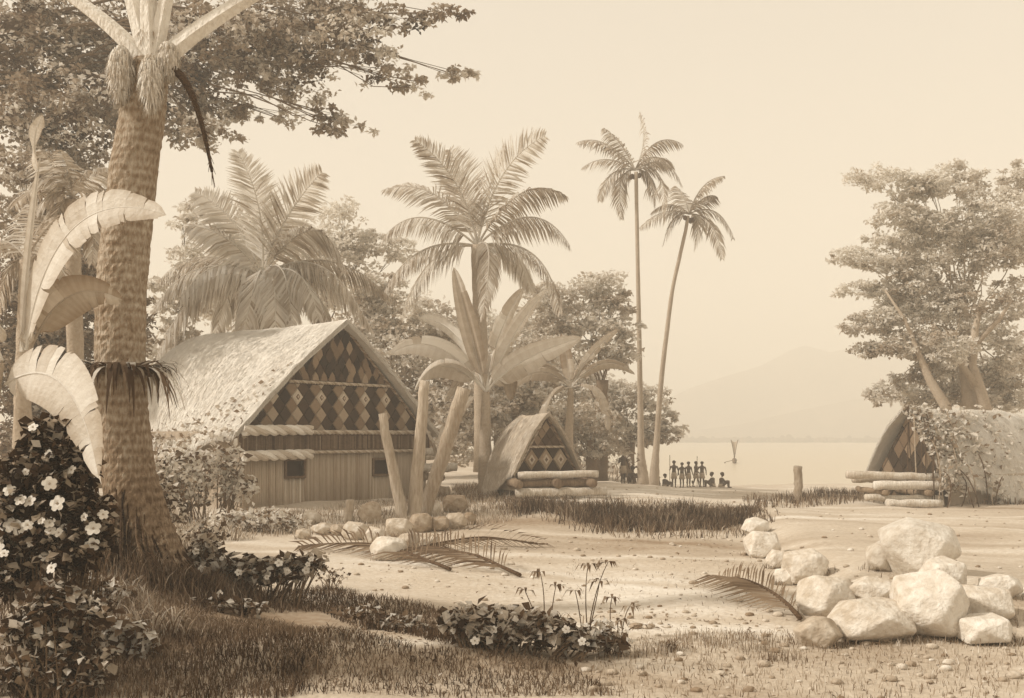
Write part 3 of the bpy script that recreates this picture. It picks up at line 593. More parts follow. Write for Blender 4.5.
longgrass('pale arching grass clump on the bank in front of the big palm', (165, 635), 70, .42, .009, .12, .16)
longgrass('thin dark grass clump at the bottom of the bank near the frame edge', (300, 672), 60, .30, .007, -.12, .16)
longgrass('pale grass clump beside the trailing plant on the bank', (340, 640), 55, .26, .007, .12, .09)
longgrass('small grass clump at the sandy edge right of the seedlings', (668, 652), 50, .24, .006, .1, .07)
# grass as ground cover
def scatter(poly, n):
    """random ground points inside a photo polygon of ground"""
    W = [G(*p) for p in poly]; xs_ = [p[0] for p in W]; ys_ = [p[1] for p in W]
    out = []
    while sum(len(o) for o in out) < n:
        x = RNG.uniform(min(xs_), max(xs_), n); y = RNG.uniform(min(ys_), max(ys_), n); ins = np.zeros(n, bool); j = len(W)-1
        for i in range(len(W)):
            c = ((ys_[i] > y) != (ys_[j] > y)) & (x < (xs_[j]-xs_[i])*(y-ys_[i])/(ys_[j]-ys_[i]+1e-9)+xs_[i]); ins ^= c; j = i
        out.append(np.stack([x[ins], y[ins]], 1))
    q = np.concatenate(out)[:n]; return onground(q[:, 0], q[:, 1])
g = MB()
blades(g, scatter([(-60, 697), (-60, 560), (110, 560), (190, 575), (260, 597), (200, 620), (330, 640), (300, 697)], 16000), .11, .010, tone=-.10, tvar=.12, lean=.7)
blades(g, scatter([(200, 590), (330, 588), (430, 608), (520, 645), (440, 645), (320, 612), (220, 606)], 6000), .09, .010, tone=-.2, tvar=.12, lean=.8)
blades(g, scatter([(150, 620), (280, 622), (420, 650), (560, 660), (620, 697), (100, 697)], 9000), .07, .009, tone=-.1, tvar=.14, lean=.9)
blades(g, scatter([(30, 600), (150, 590), (170, 640), (100, 660), (10, 655)], 1500), .2, .012, tone=.12, tvar=.16, lean=.8)
pp = G(150, 590); aa = RNG.random(5000)*6.283; rr_ = .45+np.abs(RNG.normal(size=5000))*.28; blades(g, onground(pp[0]+np.cos(aa)*rr_*1.1, D0+np.sin(aa)*rr_), .24, .012, tone=-.12, tvar=.16, lean=.5)
tag(g.build('grass', M['grass']), 'matted dark grass over the foreground bank under the big palm', None, kind='stuff')
g = MB()
blades(g, scatter([(500, 502), (570, 509), (650, 513), (700, 514), (760, 512), (742, 524), (720, 531), (690, 530), (650, 533), (600, 526), (550, 514)], 8500), .22, .02, tone=-.12, tvar=.16, lean=.5)
blades(g, scatter([(480, 498), (560, 503), (760, 508), (775, 522), (740, 538), (640, 540), (560, 528), (500, 512)], 2600), .20, .02, tone=-.04, tvar=.2, lean=.8)
for px, py in [(530, 512), (585, 520), (610, 514), (648, 520), (672, 527), (700, 520), (735, 522), (620, 531), (690, 516), (560, 511)]:
    c = G(px, py); q = c[:2]+RNG.normal(size=(160, 2))*[.35, .25]; blades(g, onground(q[:, 0], q[:, 1]), .42, .022, tone=-.16, tvar=.18, lean=.6)
tag(g.build('grass_verge', M['grass']), 'band of rough dark grass on the bank below the small house', None, kind='stuff')
g = MB()
blades(g, scatter([(740, 500), (800, 496), (880, 488), (960, 500), (1040, 500), (1040, 506), (860, 503), (760, 508)], 5000), .26, .025, tone=-.1, tvar=.16, lean=.5)
blades(g, scatter([(150, 545), (300, 535), (460, 530), (560, 510), (480, 492), (300, 512), (150, 512)], 9000), .16, .016, tone=.16, tvar=.18, lean=.6)
blades(g, scatter([(450, 490), (500, 486), (520, 500), (470, 505)], 1500), .3, .02, tone=.05, tvar=.15, lean=.5)
tag(g.build('short_grass', M['grass']), 'thin pale tufts of grass round the houses', None, kind='stuff')
g = MB()
blades(g, scatter([(620, 640), (800, 632), (1060, 640), (1060, 697), (560, 697)], 3500), .06, .008, tone=.15, tvar=.16, lean=.7)
blades(g, scatter([(560, 560), (760, 560), (800, 640), (600, 640)], 500), .04, .008, tone=.05, tvar=.16, lean=.8)
for px, py in [(692, 640), (720, 645), (745, 640), (675, 650), (760, 650), (650, 655), (780, 660)]:
    c = G(px, py); q = c[:2]+RNG.normal(size=(90, 2))*[.14, .08]; blades(g, onground(q[:, 0], q[:, 1]), .12, .008, tone=.18, tvar=.15, lean=.4)
tag(g.build('sparse_grass', M['grass']), 'sparse pale grass on the sand along the front', None, kind='stuff')
pb = MB()
pts_ = np.concatenate([scatter([(300, 545), (760, 530), (800, 640), (560, 640), (380, 600)], 180), scatter([(760, 510), (1040, 505), (1040, 640), (840, 600)], 120), scatter([(600, 600), (1040, 640), (1060, 697), (560, 697)], 200), scatter([(480, 492), (760, 492), (770, 512), (560, 506)], 90)])
for q in pts_:
    r_ = abs(random.gauss(.018, .016))+.008; pb.ell(q+np.array([0, 0, r_*.3]), (r_*1.3, r_, r_*.7), tone=random.uniform(-.35, .0), u=6, v=4, jit=.4)
tag(pb.build('pebbles', M['stone'], smooth=True), 'small pebbles strewn over the sand', None, kind='stuff')
lt_ = MB(); q = np.concatenate([scatter([(280, 545), (760, 530), (800, 640), (560, 640), (380, 600)], 420), scatter([(180, 600), (560, 645), (600, 697), (60, 697)], 700), scatter([(600, 610), (1040, 640), (1060, 697), (560, 697)], 240)])
leaves(lt_, q+np.array([0, 0, .012]), .055, RNG.normal(size=len(q))*.15-.15, tvar=.1, up=3.)
tag(lt_.build('leaf_litter', M['leaf']), 'dry fallen leaves scattered over the sand and the bank', None, kind='stuff')
rd = MB()
blades(rd, scatter([(575, 471), (640, 470), (646, 473), (600, 474.5), (575, 476)], 900), .7, .05, tone=.12, tvar=.14, lean=.35)
tag(rd.build('shore_reeds', M['grass']), 'pale reeds growing behind the path near the shore', None, kind='stuff')

# ------------------------------------------------------------------ houses
def clip_poly(poly, tri):
    out = poly
    for i in range(len(tri)):
        a, b = tri[i], tri[(i+1) % len(tri)]; inp = out; out = []
        def side(p): return (b[0]-a[0])*(p[1]-a[1])-(b[1]-a[1])*(p[0]-a[0])
        for k in range(len(inp)):
            p, q = inp[k], inp[(k+1) % len(inp)]; sp, sq = side(p), side(q)
            if sp >= 0: out.append(p)
            if (sp >= 0) != (sq >= 0):
                t = sp/(sp-sq); out.append((p[0]+(q[0]-p[0])*t, p[1]+(q[1]-p[1])*t))
        if not out: return out
    return out
def tile(mb, poly, y0, th, tone):
    n = len(poly); cx = sum(p[0] for p in poly)/n; cz = sum(p[1] for p in poly)/n
    q = [(cx+(x-cx)*.88, cz+(z-cz)*.88) for x, z in poly]
    V = [(x, y0, z) for x, z in poly]+[(x, y0-th, z) for x, z in q]
    mb.add(V, [tuple(range(n, 2*n))]+[(i, (i+1) % n, n+(i+1) % n, n+i) for i in range(n)], tone)
def roof(w, L, ez, rz, front, back_hip, thick, flare=.35, sagy=.12, nstraw=4000, drop=(0, 0), seed=0, bulge=.07, rbul=.0):
    """thatched roof in local axes: x across the gable, y back along the ridge"""
    mb = MB(); nu, nv = 40, 22
    def surf(u, v, sgn):   # u along ridge 0..1, v from ridge 0 to eave 1
        y = front+(L-front)*u
        hip = max(0, (u-.62)/.38); hip = hip**2.2
        zr = rz-hip*(rz-ez)*back_hip-.06*math.sin(math.pi*min(1, u*1.2))
        e = ez-(drop[0] if sgn < 0 else drop[1])*sm(0.05, .6, u)
        x = sgn*(w+flare)*(v**.96)*(1-.22*hip)+sgn*rbul*.35*float(sm(.25, 1, u))*math.sin(math.pi*v)
        z = zr+(e-zr)*v+ (bulge+rbul*sm(.08, .9, u))*math.sin(math.pi*v)
        nzv = mnoise.noise(Vector((x*1.3+seed, y*1.3, z*1.3)))*.05+mnoise.noise(Vector((x*4+seed, y*4, z*2)))*.025
        return np.array([x, y, z+nzv])
    for sgn in (-1, 1):
        top = [[surf(i/(nu-1), j/(nv-1), sgn) for j in range(nv)] for i in range(nu)]
        V = [p for r_ in top for p in r_]; V += [p-np.array([sgn*.02, 0, thick*(.9+.3*random.random())]) for p in V]
        nn = nu*nv; Q = []
        for i in range(nu-1):
            for j in range(nv-1):
                a = i*nv+j; f1 = (a, a+1, a+nv+1, a+nv); Q.append(f1); Q.append(tuple(nn+k for k in reversed(f1)))
        for i in range(nu-1):
            a = i*nv+nv-1; Q.append((a, nn+a, nn+a+nv, a+nv))
        for j in range(nv-1):
            Q.append((j, nn+j, nn+j+1, j+1)); a = (nu-1)*nv+j; Q.append((a, a+1, nn+a+1, nn+a))
        mb.add(V, Q, 0)
        VV = []; QQ = []; TT = []
        for _ in range(nstraw):
            u, v = random.random(), random.random()**.9
            if random.random() < .12: v = 1.
            p = surf(u, v, sgn); q = surf(u, min(1, v+.03), sgn)
            d = nrm(q-p) if v < .96 else nrm(np.array([sgn*.4, 0, -1])); l = random.uniform(.14, .34)
            wv = np.array([0, 1, 0])*random.uniform(.006, .014); o_ = np.array([sgn*.5, 0, .8])*random.uniform(.005, .03)
            b = len(VV); VV += [p+o_-wv, p+o_+wv, p+o_+d*l+RNG.normal(size=3)*.02]; QQ.append((b, b+1, b+2)); TT += [random.gauss(.03, .08)]*3
        for _ in range(nstraw//5):   # shaggy front edge
            v = random.random(); p = surf(0, v, sgn)-np.array([0, .0, random.random()*thick]); q = surf(0, min(1, v+.03), sgn); d = nrm(nrm(q-surf(0, max(0, v-.01), sgn))+np.array([0, -.5, -.4])+RNG.normal(size=3)*.2)
            b = len(VV); wv = np.array([.0, .3, 1])*.01; VV += [p-wv, p+wv, p+d*random.uniform(.06, .18)]; QQ.append((b, b+1, b+2)); TT += [random.gauss(-.02, .1)]*3
        mb.add(VV, QQ, TT)
        VB = surf(1, 0, sgn)
    # closed back
    back = [surf(1, j/10, -1) for j in range(10, -1, -1)]+[surf(1, j/10, 1) for j in range(1, 11)]
    V = back+[np.array([b[0]*.96, b[1]+.25, ez-1.0]) for b in back]; n = len(back)
    mb.add(V, [(i, i+1, n+i+1, n+i) for i in range(n-1)], -.05)
    return mb

def twist(mb, a, b, r, tone=0.):
    a = np.array(a, float); b = np.array(b, float); n = int(np.linalg.norm(b-a)/(r*.45))
    for k in range(3):
        pts = []
        for i in range(n):
            t = i/(n-1); ang = t*n*.42+k*2.094; pts.append(a+(b-a)*t+np.array([0, math.cos(ang)*r*.5, math.sin(ang)*r*.5]))
        mb.tube(pts, r*.62, 6, tone=tone+(k-1)*.10)
# --- large house
h0 = np.array([-5.6, 33.0, .0])
HB = .28
hs = thing('thatched_house', 'large thatched house with dark diamond-patterned gable and reed wall', 'house', (h0[0], h0[1], HB), R(51))
w, L_, ez, rz = 4.0, 7.6, 2.5-HB, 6.25-HB
rf = roof(w, L_, ez, rz, -.28, .42, .16, flare=.36, nstraw=12000, drop=(1.1, .3), bulge=.12, rbul=1.5).build('roof', M['thatch'], hs, False, local=True)
WIN = [(-2.0, 1.10, .38, .27), (1.70, 1.06, .38, .27)]
fw = MB()
nr = 118
for i in range(nr):
    x = -w+.1+(2*w-.2)*i/(nr-1); rr = .042; segs = [(-.6, ez)]
    for (wx, wz, hw, hh) in WIN:
        if abs(x-wx) < hw: segs = [(-.6, wz-hh), (wz+hh, ez)]
    for z0, z1 in segs: fw.tube([(x, 0, z0), (x+random.gauss(0, .006), random.gauss(0, .01), z1)], rr, 6, tone=random.gauss(0, .045), jit=.05)
fw.build('reed_wall', M['reed'], hs, True, local=True)
sw = MB()
for sgn in (-1, 1): sw.box((sgn*(w-.08), (L_-.6)/2+.08, ez/2-.3), (.06, (L_-.6)/2, ez/2+.35))
sw.box((0, L_-.6+.2, ez/2-.3), (w-.15, .06, ez/2+.35)); sw.build('side_walls', M['reed'], hs, local=True)
ba = MB(); ba.add([(-w, .10, ez-.02), (w, .10, ez-.02), (0, .10, rz-.12), (-w, .16, ez-.02), (w, .16, ez-.02), (0, .16, rz-.12)], [(0, 1, 2), (5, 4, 3), (0, 3, 4, 1)], .0)
ba.build('gable_backing', mk('gable_back', .14, .9, 4, .06, bump=.4), hs, local=True)
gt = MB(); tri = [(-w+.05, ez+.02), (w-.05, ez+.02), (0, rz-.15)]
bandz = ez+1.62; DW, DH = .48, .56
for j in range(0, 7):
    for i in range(-10, 11):
        cx = i*DW+(DW/2 if j % 2 else 0)+.12; cz = ez+.02+j*DH/2
        d = clip_poly([(cx, cz-DH/2), (cx+DW/2, cz), (cx, cz+DH/2), (cx-DW/2, cz)], tri); d = clip_poly(d, [(-9, ez+.02), (9, ez+.02), (9, bandz-.06), (-9, bandz-.06)]) if d else d
        if len(d) < 3: continue
        if j % 2 == 0: lt = (i % 2 == 0); t_ = (.72 if j == 4 else .60) if lt else .04
        else: lt = False; t_ = .10 if (i+j) % 2 else .44
        tile(gt, d, .10, .045, t_+random.gauss(0, .025))
        if lt and j == 4 and abs(cx) < 2.6:
            k = [(cx, cz-DH*.30), (cx+DW*.30, cz), (cx, cz+DH*.30), (cx-DW*.30, cz)]; k2 = clip_poly(k, tri)
            if len(k2) == 4:
                tile(gt, k2, .057, .02, .80); k3 = [(cx+(x-cx)*.62, cz+(z-cz)*.62) for x, z in k]; tile(gt, k3, .038, .015, .35); k4 = [(cx+(x-cx)*.28, cz+(z-cz)*.28) for x, z in k]; tile(gt, k4, .024, .012, .75)
for j in range(0, 10):
    for i in range(-11, 12):
        dw, dh = .36, .54; cx = i*dw+(dw/2 if j % 2 else 0)+random.gauss(0, .025); cz = bandz+.12+j*dh/2+random.gauss(0, .03)
        d = clip_poly([(cx, cz-dh/2), (cx+dw*.42, cz-.05), (cx+dw*.3, cz+dh*.25), (cx, cz+dh/2), (cx-dw*.3, cz+dh*.25), (cx-dw*.42, cz-.05)], tri); d = clip_poly(d, [(-9, bandz+.06), (9, bandz+.06), (9, 99), (-9, 99)]) if d else d
        if len(d) < 3: continue
        tile(gt, d, .10, .05, random.choice([.02, .05, .10, .40, .52]) + random.gauss(0, .03))
gt.build('diamond_panel', M['tile'], hs, local=True)
bb = MB(); twist(bb, (-2.15, .03, bandz), (2.15, .03, bandz), .05, -.12)
for sgn in (-1, 1): twist(bb, (sgn*(w-.02), .05, ez+.05), (0, .05, rz-.1), .05, -.3)
bb.build('gable_binding', M['rope'], hs, local=True)
be = MB(); be.box((0, -.06, ez-.30), (w+.06, .06, .26), tone=0)
for i in range(150): x = -w+2*w*i/149; be.box((x, -.135, ez-.30+random.gauss(0, .01)), (.012, .015, .22), tone=random.gauss(.08, .08))
be.build('eave_beam', M['darkwood'], hs, local=True)
rp = MB(); twist(rp, (-w, -.15, ez+.02), (w, -.15, ez+.02), .07, -.12); twist(rp, (-w, -.15, ez-.62), (w, -.15, ez-.62), .05, -.10); rp.build('cord_band', M['rope'], hs, local=True)
for z in (ez+.06, ez-.70):
    r2 = MB(); twist(r2, (-w-.12, -.30, z), (-1.55, -.30, z+.03), .155, .08); r2.build('plaited_roll', M['rope'], hs, local=True)
for (wx, wz, hw, hh) in WIN:
    wf = MB()
    for s in (-1, 1): wf.box((wx+s*hw, -.05, wz), (.035, .05, hh+.035)); wf.box((wx, -.052, wz+s*hh), (hw-.036, .05, .035))
    wd = wf.build('window', M['darkwood'], hs, local=True); q = MB(); q.box((wx, .10, wz), (hw-.03, .02, hh-.03)); q.build('dark_shutter', M['dark'], wd, local=True)  # near-black panel painted to stand for the shade inside the opening
bm_ = MB()
for z, xx in ((1.98, 4.0), (1.30, 4.0)):
    pass
pr = MB()
for z in (1.95, 1.45):
    e = MB(); e.tube([(w-.6, .6, z-.1), (w+1.1, .75, z-.1)], .13, 10, tone=.08); e.build('roof_log', M['wood'], hs, local=True)
# leafy creeper over roof's left skirt
cr = thing('creeper', 'leafy creeper spotting the lower left thatch of the large house', 'creeper', (-11.0, 29.6, .3)); lf = MB()
Mx = Matrix.Translation(hs.location) @ Matrix.Rotation(R(51), 4, 'Z')
ps = []
for _ in range(1100):
    y = random.uniform(-.2, 6.6); v = 1-abs(random.gauss(0, .17)) if y > .8 else random.uniform(.35, 1.)
    if v < .45: continue
    if y < .8 and random.random() < .5: v = 1.
    x = -(w+.3)*v**.96-.04; z = rz+(ez-.6*min(1, max(0, y)/3)-rz)*v+.07*math.sin(math.pi*v)+.10
    if v > .85 and random.random() < .5: z -= random.random()*1.6; x -= random.random()*.3
    q = Mx @ Vector((x, y, z)); ps.append(q[:])
leaves(lf, ps, .17, np.where(RNG.random(len(ps)) < .6, .26, -.06), tvar=.08, wid=.34); lf.build('foliage', M['leaf'], cr)
sv = MB()
for i in range(14):
    q = ps[i*len(ps)//14]; g0 = np.array([q[0]-.3, q[1]-.4, float(H(q[0], q[1]-.4))]); sv.tube(bez(g0, (np.array(q)+g0)/2+np.array([-.2, -.2, 0]), q, 6), .02, 4)
sv.build('vine_stem', M['bark'], cr)

# --- small spirit house
sb = P(541, 500, 34.5); sgz = float(H(sb[0], sb[1]))
s0 = thing('small_house', 'small steep thatched house with pale diamond gable, set on crossed logs', 'small house', (1.18, 34.0, sgz), R(30))
w2, L2, e2, r2_ = 1.22, 2.6, 1.18-sgz, 3.2-sgz
roof(w2, L2, e2, r2_, -.16, .5, .10, flare=.14, nstraw=2600, drop=(.65, .1), seed=9, bulge=.22, rbul=.25).build('roof', M['straw'], s0, False, local=True)
ba = MB(); ba.add([(-w2, .08, e2-.05), (w2, .08, e2-.05), (0, .08, r2_-.1), (-w2, .14, e2-.05), (w2, .14, e2-.05), (0, .14, r2_-.1)], [(0, 1, 2), (5, 4, 3), (0, 3, 4, 1)]); ba.build('gable_backing', mk('gable_back_small', .26, .9, 4, .06, bump=.4), s0, local=True)
gt = MB(); tri = [(-w2+.05, e2), (w2-.05, e2), (0, r2_-.12)]
for i in range(-3, 4):
    for j in range(0, 2):
        dw, dh = .58, .78; cx = i*dw; cz = e2+.42+j*0
        if j == 0: d = [(cx, cz-dh/2), (cx+dw/2, cz), (cx, cz+dh/2), (cx-dw/2, cz)]; t_ = .52
        else: continue
        d = clip_poly(d, tri)
        if len(d) >= 3:
            tile(gt, d, .075, .05, t_+random.gauss(0, .03)); c2 = [(cx+(x-cx)*.5, cz+(z-cz)*.5) for x, z in d]; tile(gt, c2, .03, .02, .72); c3 = [(cx+(x-cx)*.22, cz+(z-cz)*.22) for x, z in d]; tile(gt, c3, .012, .01, .3)
        for tri_ in ([(cx+dw*.02, cz+dh/2), (cx+dw/2, cz+.02), (cx+dw*.98, cz+dh/2)], [(cx+dw*.02, cz-dh/2), (cx+dw*.98, cz-dh/2), (cx+dw/2, cz-.02)]):
            q = clip_poly(tri_[::-1] if tri_[2][1] > tri_[1][1] and False else tri_, tri)
            if len(q) >= 3: tile(gt, q, .075, .03, .05)
for j in range(6):
    for i in range(-4, 5):
        dw, dh = .34, .44; cx = i*dw+(dw/2 if j % 2 else 0); cz = e2+1.08+j*dh/2
        d = clip_poly([(cx, cz-dh/2), (cx+dw/2, cz), (cx, cz+dh/2), (cx-dw/2, cz)], tri); d = clip_poly(d, [(-9, e2+.88), (9, e2+.88), (9, 99), (-9, 99)]) if d else d
        if len(d) >= 3: tile(gt, d, .075, .04, random.choice([.12, .2, .4, .5]))
gt.build('diamond_panel', M['tile'], s0, local=True)
bb = MB(); twist(bb, (-w2*.58, .0, e2+.85), (w2*.58, .0, e2+.85), .04, -.15)
twist(bb, (w2-.02, .02, e2), (0, .02, r2_-.08), .05, -.4); twist(bb, (-w2+.02, .02, e2), (0, .02, r2_-.08), .045, -.15); bb.build('gable_binding', M['rope'], s0, local=True)
wl = MB()
for x in np.linspace(-w2+.15, w2-.15, 30): wl.tube([(x, .06, .35), (x, .06, e2)], .05, 6, tone=random.gauss(-.1, .05))
wl.box((-w2+.1, 1.1, e2/2+.2), (.04, .95, e2/2-.05)); wl.box((w2-.1, 1.1, e2/2+.2), (.04, .95, e2/2-.05)); wl.build('reed_wall', M['reed'], s0, local=True)
def logpile(label, loc, rz_, logs):
    t = thing('log_platform', label, 'log platform', loc, rz_)
    for (a, b, r, tn) in logs:
        mb = MB(); n = 10; a = np.array(a, float); b = np.array(b, float); pts = [a+(b-a)*k/(n-1)+RNG.normal(size=3)*.012 for k in range(n)]
        mb.tube(pts, [r*random.uniform(.92, 1.05) for _ in range(n)], 12, tone=tn, jit=.04); mb.build('log', M['wood'], t, True, local=True)
logpile('stacked log platform carrying the small diamond-gabled house', (1.24, 34.3, sgz), R(10),
        [((-1.25, -1.1, .80), (1.45, -1.1, .82), .12, .12), ((-1.35, -1.15, .22), (1.75, -1.15, .24), .15, .1), ((-1.35, -1.75, .53), (-1.35, 1.5, .53), .15, -.25), ((1.15, -1.75, .53), (1.15, 1.5, .53), .15, -.3), ((0, -1.7, .53), (0, 1.5, .53), .15, -.35),
         ((-1.4, .9, .84), (1.3, .9, .84), .13, 0), ((-1.4, .9, .2), (1.4, .9, .2), .16, 0), ((-1.3, -1.0, .5), (1.3, -1.0, .52), .14, -.3)])
logpile('two pale log ends sticking out behind the leaning posts', tuple(P(446, 494, 36)[:2])+(float(H(*P(446, 494, 36)[:2])),), R(8),
        [((-1.2, 0, 1.05), (.42, 0, 1.08), .16, .15), ((-1.2, 0, 1.62), (.42, 0, 1.65), .14, .15), ((-.9, -.3, .45), (-.9, .8, .45), .16, -.1), ((-.7, .1, .75), (-.7, .9, .75), .14, -.1), ((-.9, -.3, 1.34), (-.9, .8, 1.34), .12, -.1), ((.1, .0, .2), (-1.3, .0, .2), .2, -.1), ((-.2, -.3, .72), (-.2, .5, .72), .13, -.2)])

# --- thatched hut on the right
rgz = float(H(14.0, 36))
s3 = thing('thatched_hut', 'vine-covered thatched hut on the right shore with its dark gable facing the water', 'hut', (14.2, 35.8, rgz), R(-68))
w3, L3, e3, r3 = 1.55, 6.0, .95, 3.42-rgz
# its local y runs back to the right
s3.rotation_euler = (0, 0, R(-64))
roof(w3, L3, e3, r3, -.3, .1, .12, flare=.25, nstraw=10000, drop=(.55, .75), seed=21, bulge=.30, rbul=.1).build('roof', M['thatch'], s3, False, local=True)
ba = MB(); ba.add([(-w3, .10, -.3), (w3, .10, -.3), (w3, .10, e3), (0, .10, r3-.1), (-w3, .10, e3), (-w3, .18, -.3), (w3, .18, -.3), (w3, .18, e3), (0, .18, r3-.1), (-w3, .18, e3)], [(0, 1, 2, 3, 4), (9, 8, 7, 6, 5)]); ba.build('gable_wall', M['darkwood'], s3, local=True)
gt = MB(); tri = [(-w3, e3-.7), (w3, e3-.7), (w3*.9, e3+.2), (0, r3-.15), (-w3*.9, e3+.2)]
for j in range(9):
    for i in range(-6, 7):
        dw, dh = .5, .74; cx = i*dw+(dw/2 if j % 2 else 0); cz = e3-.5+j*dh/2
        d = clip_poly([(cx, cz-dh/2), (cx+dw/2, cz), (cx, cz+dh/2), (cx-dw/2, cz)], tri)
        if len(d) >= 3: tile(gt, d, .09, .05, random.choice([.03, .06, .3, .42]))
gt.build('diamond_panel', M['tile'], s3, local=True)
sw = MB(); sw.box((-w3+.1, L3/2, e3/2-.2), (.05, L3/2-.2, e3/2+.3)); sw.box((w3-.1, L3/2, e3/2-.2), (.05, L3/2-.2, e3/2+.3)); sw.build('side_walls', M['reed'], s3, local=True)
logpile('stacked pale logs jutting out in front of the hut on the right shore', (13.2, 35.4, rgz), R(4),
        [((-1.75, -.9, 1.08), (1.6, -.9, 1.0), .14, .1), ((-.9, -1.15, .72), (1.6, -1.15, .70), .16, .18), ((-1.2, -1.1, .30), (1.5, -1.1, .26), .12, .12), ((-.6, -1.5, .12), (1.3, -1.5, .1), .15, .16), ((-.6, -1.5, .48), (-.6, .9, .48), .1, -.25), ((.9, -1.5, .46), (.9, .9, .46), .12, -.25), ((-1.0, .4, .86), (1.4, .4, .86), .13, 0)])
cr = thing('creeper', 'tangled pale creeper smothering the thatch of the right-hand hut', 'creeper', (16.2, 33.9, rgz)); lf = MB(); ps = []
Mx = Matrix.Translation(s3.location) @ Matrix.Rotation(R(-64), 4, 'Z')
for _ in range(2000):
    y = abs(random.gauss(0, 2.0))-.3; v = random.random()**.8
    if mnoise.noise(Vector((y*1.2, v*3, 5))) < -.1 and random.random() < .8: continue
    if random.random() < .25: y = random.gauss(-.3, .12)
    x = (w3+.25)*v**.96+.06; z = r3+(e3-.7*sm(.05, .6, y/L3)-r3)*v+.30*math.sin(math.pi*v)+.06+random.random()*.08
    if v > .8: z -= random.random()*.8; x += random.random()*.3
    q = Mx @ Vector((x, y, max(z, .05))); ps.append(q[:])
leaves(lf, ps, .19, np.where(RNG.random(len(ps)) < .74, .36, -.10), tvar=.08, wid=.36); lf.build('foliage', M['leaf'], cr)
sv = MB()
for i in range(26):
    q = np.array(ps[i*len(ps)//26]); g0 = np.array([q[0]+random.uniform(-.5, .5), q[1]-.5, rgz]); sv.tube(bez(g0, (q+g0)/2+np.array([random.uniform(-.3, .3), -.3, .4]), q+np.array([0, -.1, .12]), 8), .022, 5, tone=random.choice([-.2, .2]))
sv.build('vine_stem', M['bark'], cr)

# ------------------------------------------------------------------ posts
def post(label, a, b, ra, rb, D, tone=.0, name='wooden_post', lean=0.0, mat='wood', sink=.5):
    p0 = P(a[0], a[1], D); p1 = P(b[0], b[1], D+lean); d = nrm(p1-p0); p00 = p0-d*sink; n = 14; mb = MB()
    pts = [p00+(p1-p00)*i/(n-1)+RNG.normal(size=3)*.012 for i in range(n)]
    mb.tube(pts, [(ra+(rb-ra)*i/(n-1))*random.uniform(.96, 1.04) for i in range(n)], 12, tone=tone, jit=.03)
    o = recenter(mb.build(name, M[mat], smooth=True)); return tag(o, label, 'post')
post('leftmost and shortest of the three leaning posts, tilting left over the reed wall', (402, 516), (382, 413), .17, .12, 27.6)
post('middle nearly upright post of the three, its top flat-cut', (414, 514), (425, 381), .21, .14, 27.8)
post('rightmost post, leaning right and dark on its underside', (428, 502), (464, 388), .19, .20, 28.3, tone=-.04)
post('short stubby stake standing among the stones below the reed wall', (349, 520), (350, 499), .11, .11, 26.5)
gpt = G(798, 500)
post('lone squared post standing by the water at the right', (798, 502), (798, 467), .165, .165, float(gpt[1]), tone=-.04, sink=.3)

# ------------------------------------------------------------------ stones
def stone(label, cx, cy, w_, h_, tone=0., npts=16, flat=1., seed=0, smoothness=.0, D=None, sinkk=.12):
    g0 = G(cx, cy+h_*.42) if D is None else P(cx, cy+h_*.42, D); D = g0[1]; rw = w_*D/F/2; rh = h_*D/F/2; rd = (rw+rh)*.55
    rs_ = random.Random(seed); bm = bmesh.new()
    n = npts; ph = rs_.random()*6
    for i in range(n):
        z = 1-2*(i+.5)/n; r_ = math.sqrt(1-z*z); a = i*2.39996+ph
        v = Vector((r_*math.cos(a), r_*math.sin(a), z)); v += Vector((rs_.uniform(-.2, .2), rs_.uniform(-.2, .2), rs_.uniform(-.2, .2)))
        e = .82; v = Vector([math.copysign(abs(c)**e, c) for c in v.normalized()])
        bm.verts.new((v.x*rw*1.04, v.y*rd, v.z*rh*1.08))
    res = bmesh.ops.convex_hull(bm, input=bm.verts[:])
    bmesh.ops.delete(bm, geom=[x for x in res['geom_interior'] if isinstance(x, bmesh.types.BMVert)], context='VERTS')
    bmesh.ops.dissolve_limit(bm, angle_limit=R(14), verts=bm.verts[:], edges=bm.edges[:])
    bmesh.ops.bevel(bm, geom=bm.edges[:], offset=min(rw, rh)*.12, segments=3, profile=.6, affect='EDGES', clamp_overlap=True)
    bmesh.ops.triangulate(bm, faces=[f for f in bm.faces if len(f.verts) > 4])
    bmesh.ops.subdivide_edges(bm, edges=[e for e in bm.edges if e.calc_length() > min(rw, rh)*.3], cuts=2, use_grid_fill=True)
    for v in bm.verts:
        nz = mnoise.noise(v.co*(2.2/max(rw, .1))+Vector((seed, 0, 0)))*.02+mnoise.noise(v.co*(8/max(rw, .1))+Vector((seed, 3, 0)))*.012
        v.co += v.co.normalized()*nz*rw
    me = bpy.data.meshes.new('boulder'); bm.to_mesh(me); bm.free()
    me.polygons.foreach_set('use_smooth', [True]*len(me.polygons))
    at = me.attributes.new('tone', 'FLOAT', 'POINT'); at.data.foreach_set('value', [tone]*len(me.vertices))
    me.materials.append(M['stone']); o = bpy.data.objects.new('boulder', me); COL.objects.link(o)
    c = P(cx, cy, D+rd*.3); o.location = (c[0], c[1], c[2]); tag(o, label, 'boulder'); return o
